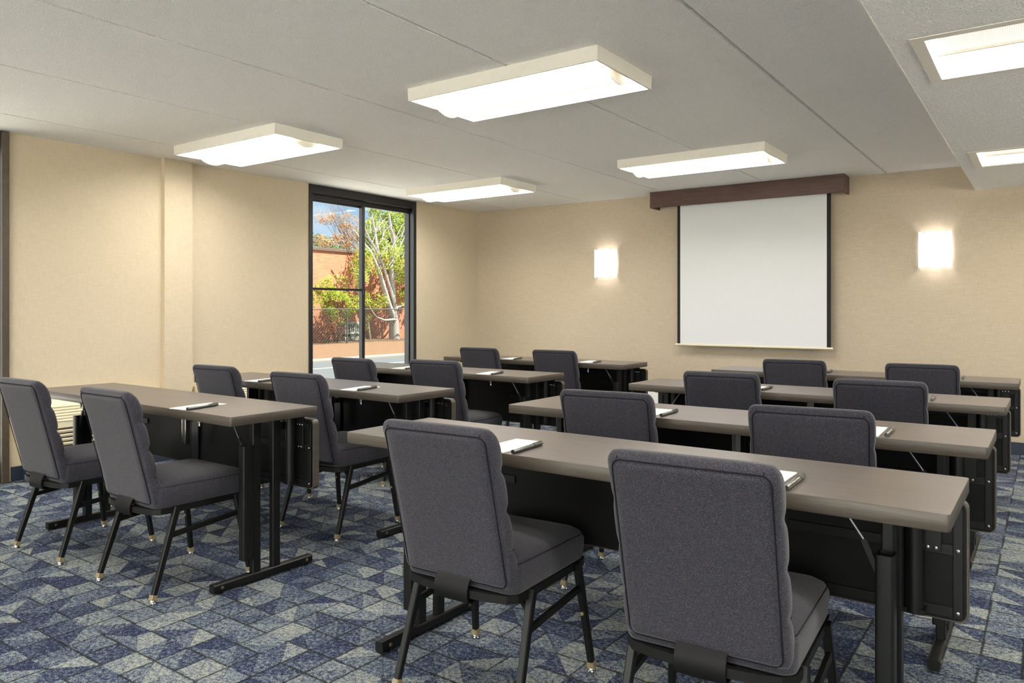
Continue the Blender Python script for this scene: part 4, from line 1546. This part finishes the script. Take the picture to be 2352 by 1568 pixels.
# sky brightened behind the camera only, added to fill the room with light
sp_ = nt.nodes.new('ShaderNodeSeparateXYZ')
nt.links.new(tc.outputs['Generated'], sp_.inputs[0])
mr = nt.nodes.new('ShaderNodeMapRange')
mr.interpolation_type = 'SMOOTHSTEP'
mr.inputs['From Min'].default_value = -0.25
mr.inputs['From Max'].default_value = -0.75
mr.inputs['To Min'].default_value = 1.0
mr.inputs['To Max'].default_value = SKY_FILL
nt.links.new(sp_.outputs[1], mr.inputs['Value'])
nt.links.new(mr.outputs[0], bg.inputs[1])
m2 = nt.nodes.new('ShaderNodeMapRange')
m2.inputs['From Min'].default_value = -0.2
m2.inputs['From Max'].default_value = -0.7
nt.links.new(sp_.outputs[1], m2.inputs['Value'])
mc = nt.nodes.new('ShaderNodeMix')
mc.data_type = 'RGBA'
nt.links.new(m2.outputs[0], mc.inputs[0])
nt.links.new(rp.outputs[0], mc.inputs[6])
mc.inputs[7].default_value = (0.80, 0.77, 0.73, 1)
nt.links.new(mc.outputs[2], bg.inputs[0])
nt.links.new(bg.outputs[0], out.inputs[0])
# sampling portals in the window openings (they give no light of their own)
for nm, loc, rot, sx, sy in (('portal_left', (XL - 0.15, (WIN1[0] + WIN1[1]) / 2, 1.25), (PI / 2, 0, -PI / 2), 1.5, 2.4),
                             ('portal_left', (XL - 0.15, (WIN2[0] + WIN2[1]) / 2, 1.25), (PI / 2, 0, -PI / 2), 1.5, 2.4),
                             ('portal_right', (XR + 0.14, (RW0 + RW1) / 2, (RWZ0 + RWZ1) / 2), (PI / 2, 0, PI / 2), RW1 - RW0, RWZ1 - RWZ0),
                             ('portal_back', ((WB0 + WB1) / 2, YB - 0.14, (WBZ0 + WBZ1) / 2), (PI / 2, 0, 0), WB1 - WB0, WBZ1 - WBZ0)):
    ld = bpy.data.lights.new(nm, 'AREA')
    ld.shape = 'RECTANGLE'
    ld.size, ld.size_y = sx, sy
    ld.cycles.is_portal = True
    lo = bpy.data.objects.new(nm, ld)
    lo.location = loc
    lo.rotation_euler = rot
    COL.objects.link(lo)

# ------------------------------------------------------------------ camera
cam = bpy.data.cameras.new('camera')
cam.sensor_width = 36.0
cam.lens = 1729.42 / 2352 * 36.0
cam.shift_y = -(784 - 712.14) / 2352
cam.clip_start = 0.05
cam.clip_end = 300
co = bpy.data.objects.new('camera', cam)
co.location = (0, 0, 1.198)
co.rotation_euler = (PI / 2, 0, math.radians(35.502))
COL.objects.link(co)
scene.camera = co

scene.view_settings.view_transform = 'Standard'
scene.view_settings.look = 'None'
scene.view_settings.exposure = 0.41
scene.view_settings.gamma = 1.0
scene.view_settings.use_curve_mapping = False
try:
    scene.cycles.use_denoising = True
    scene.cycles.max_bounces = 8
    scene.cycles.diffuse_bounces = 5
    scene.cycles.sample_clamp_indirect = 6.0
    scene.cycles.caustics_reflective = False
    scene.cycles.caustics_refractive = False
except Exception:
    pass
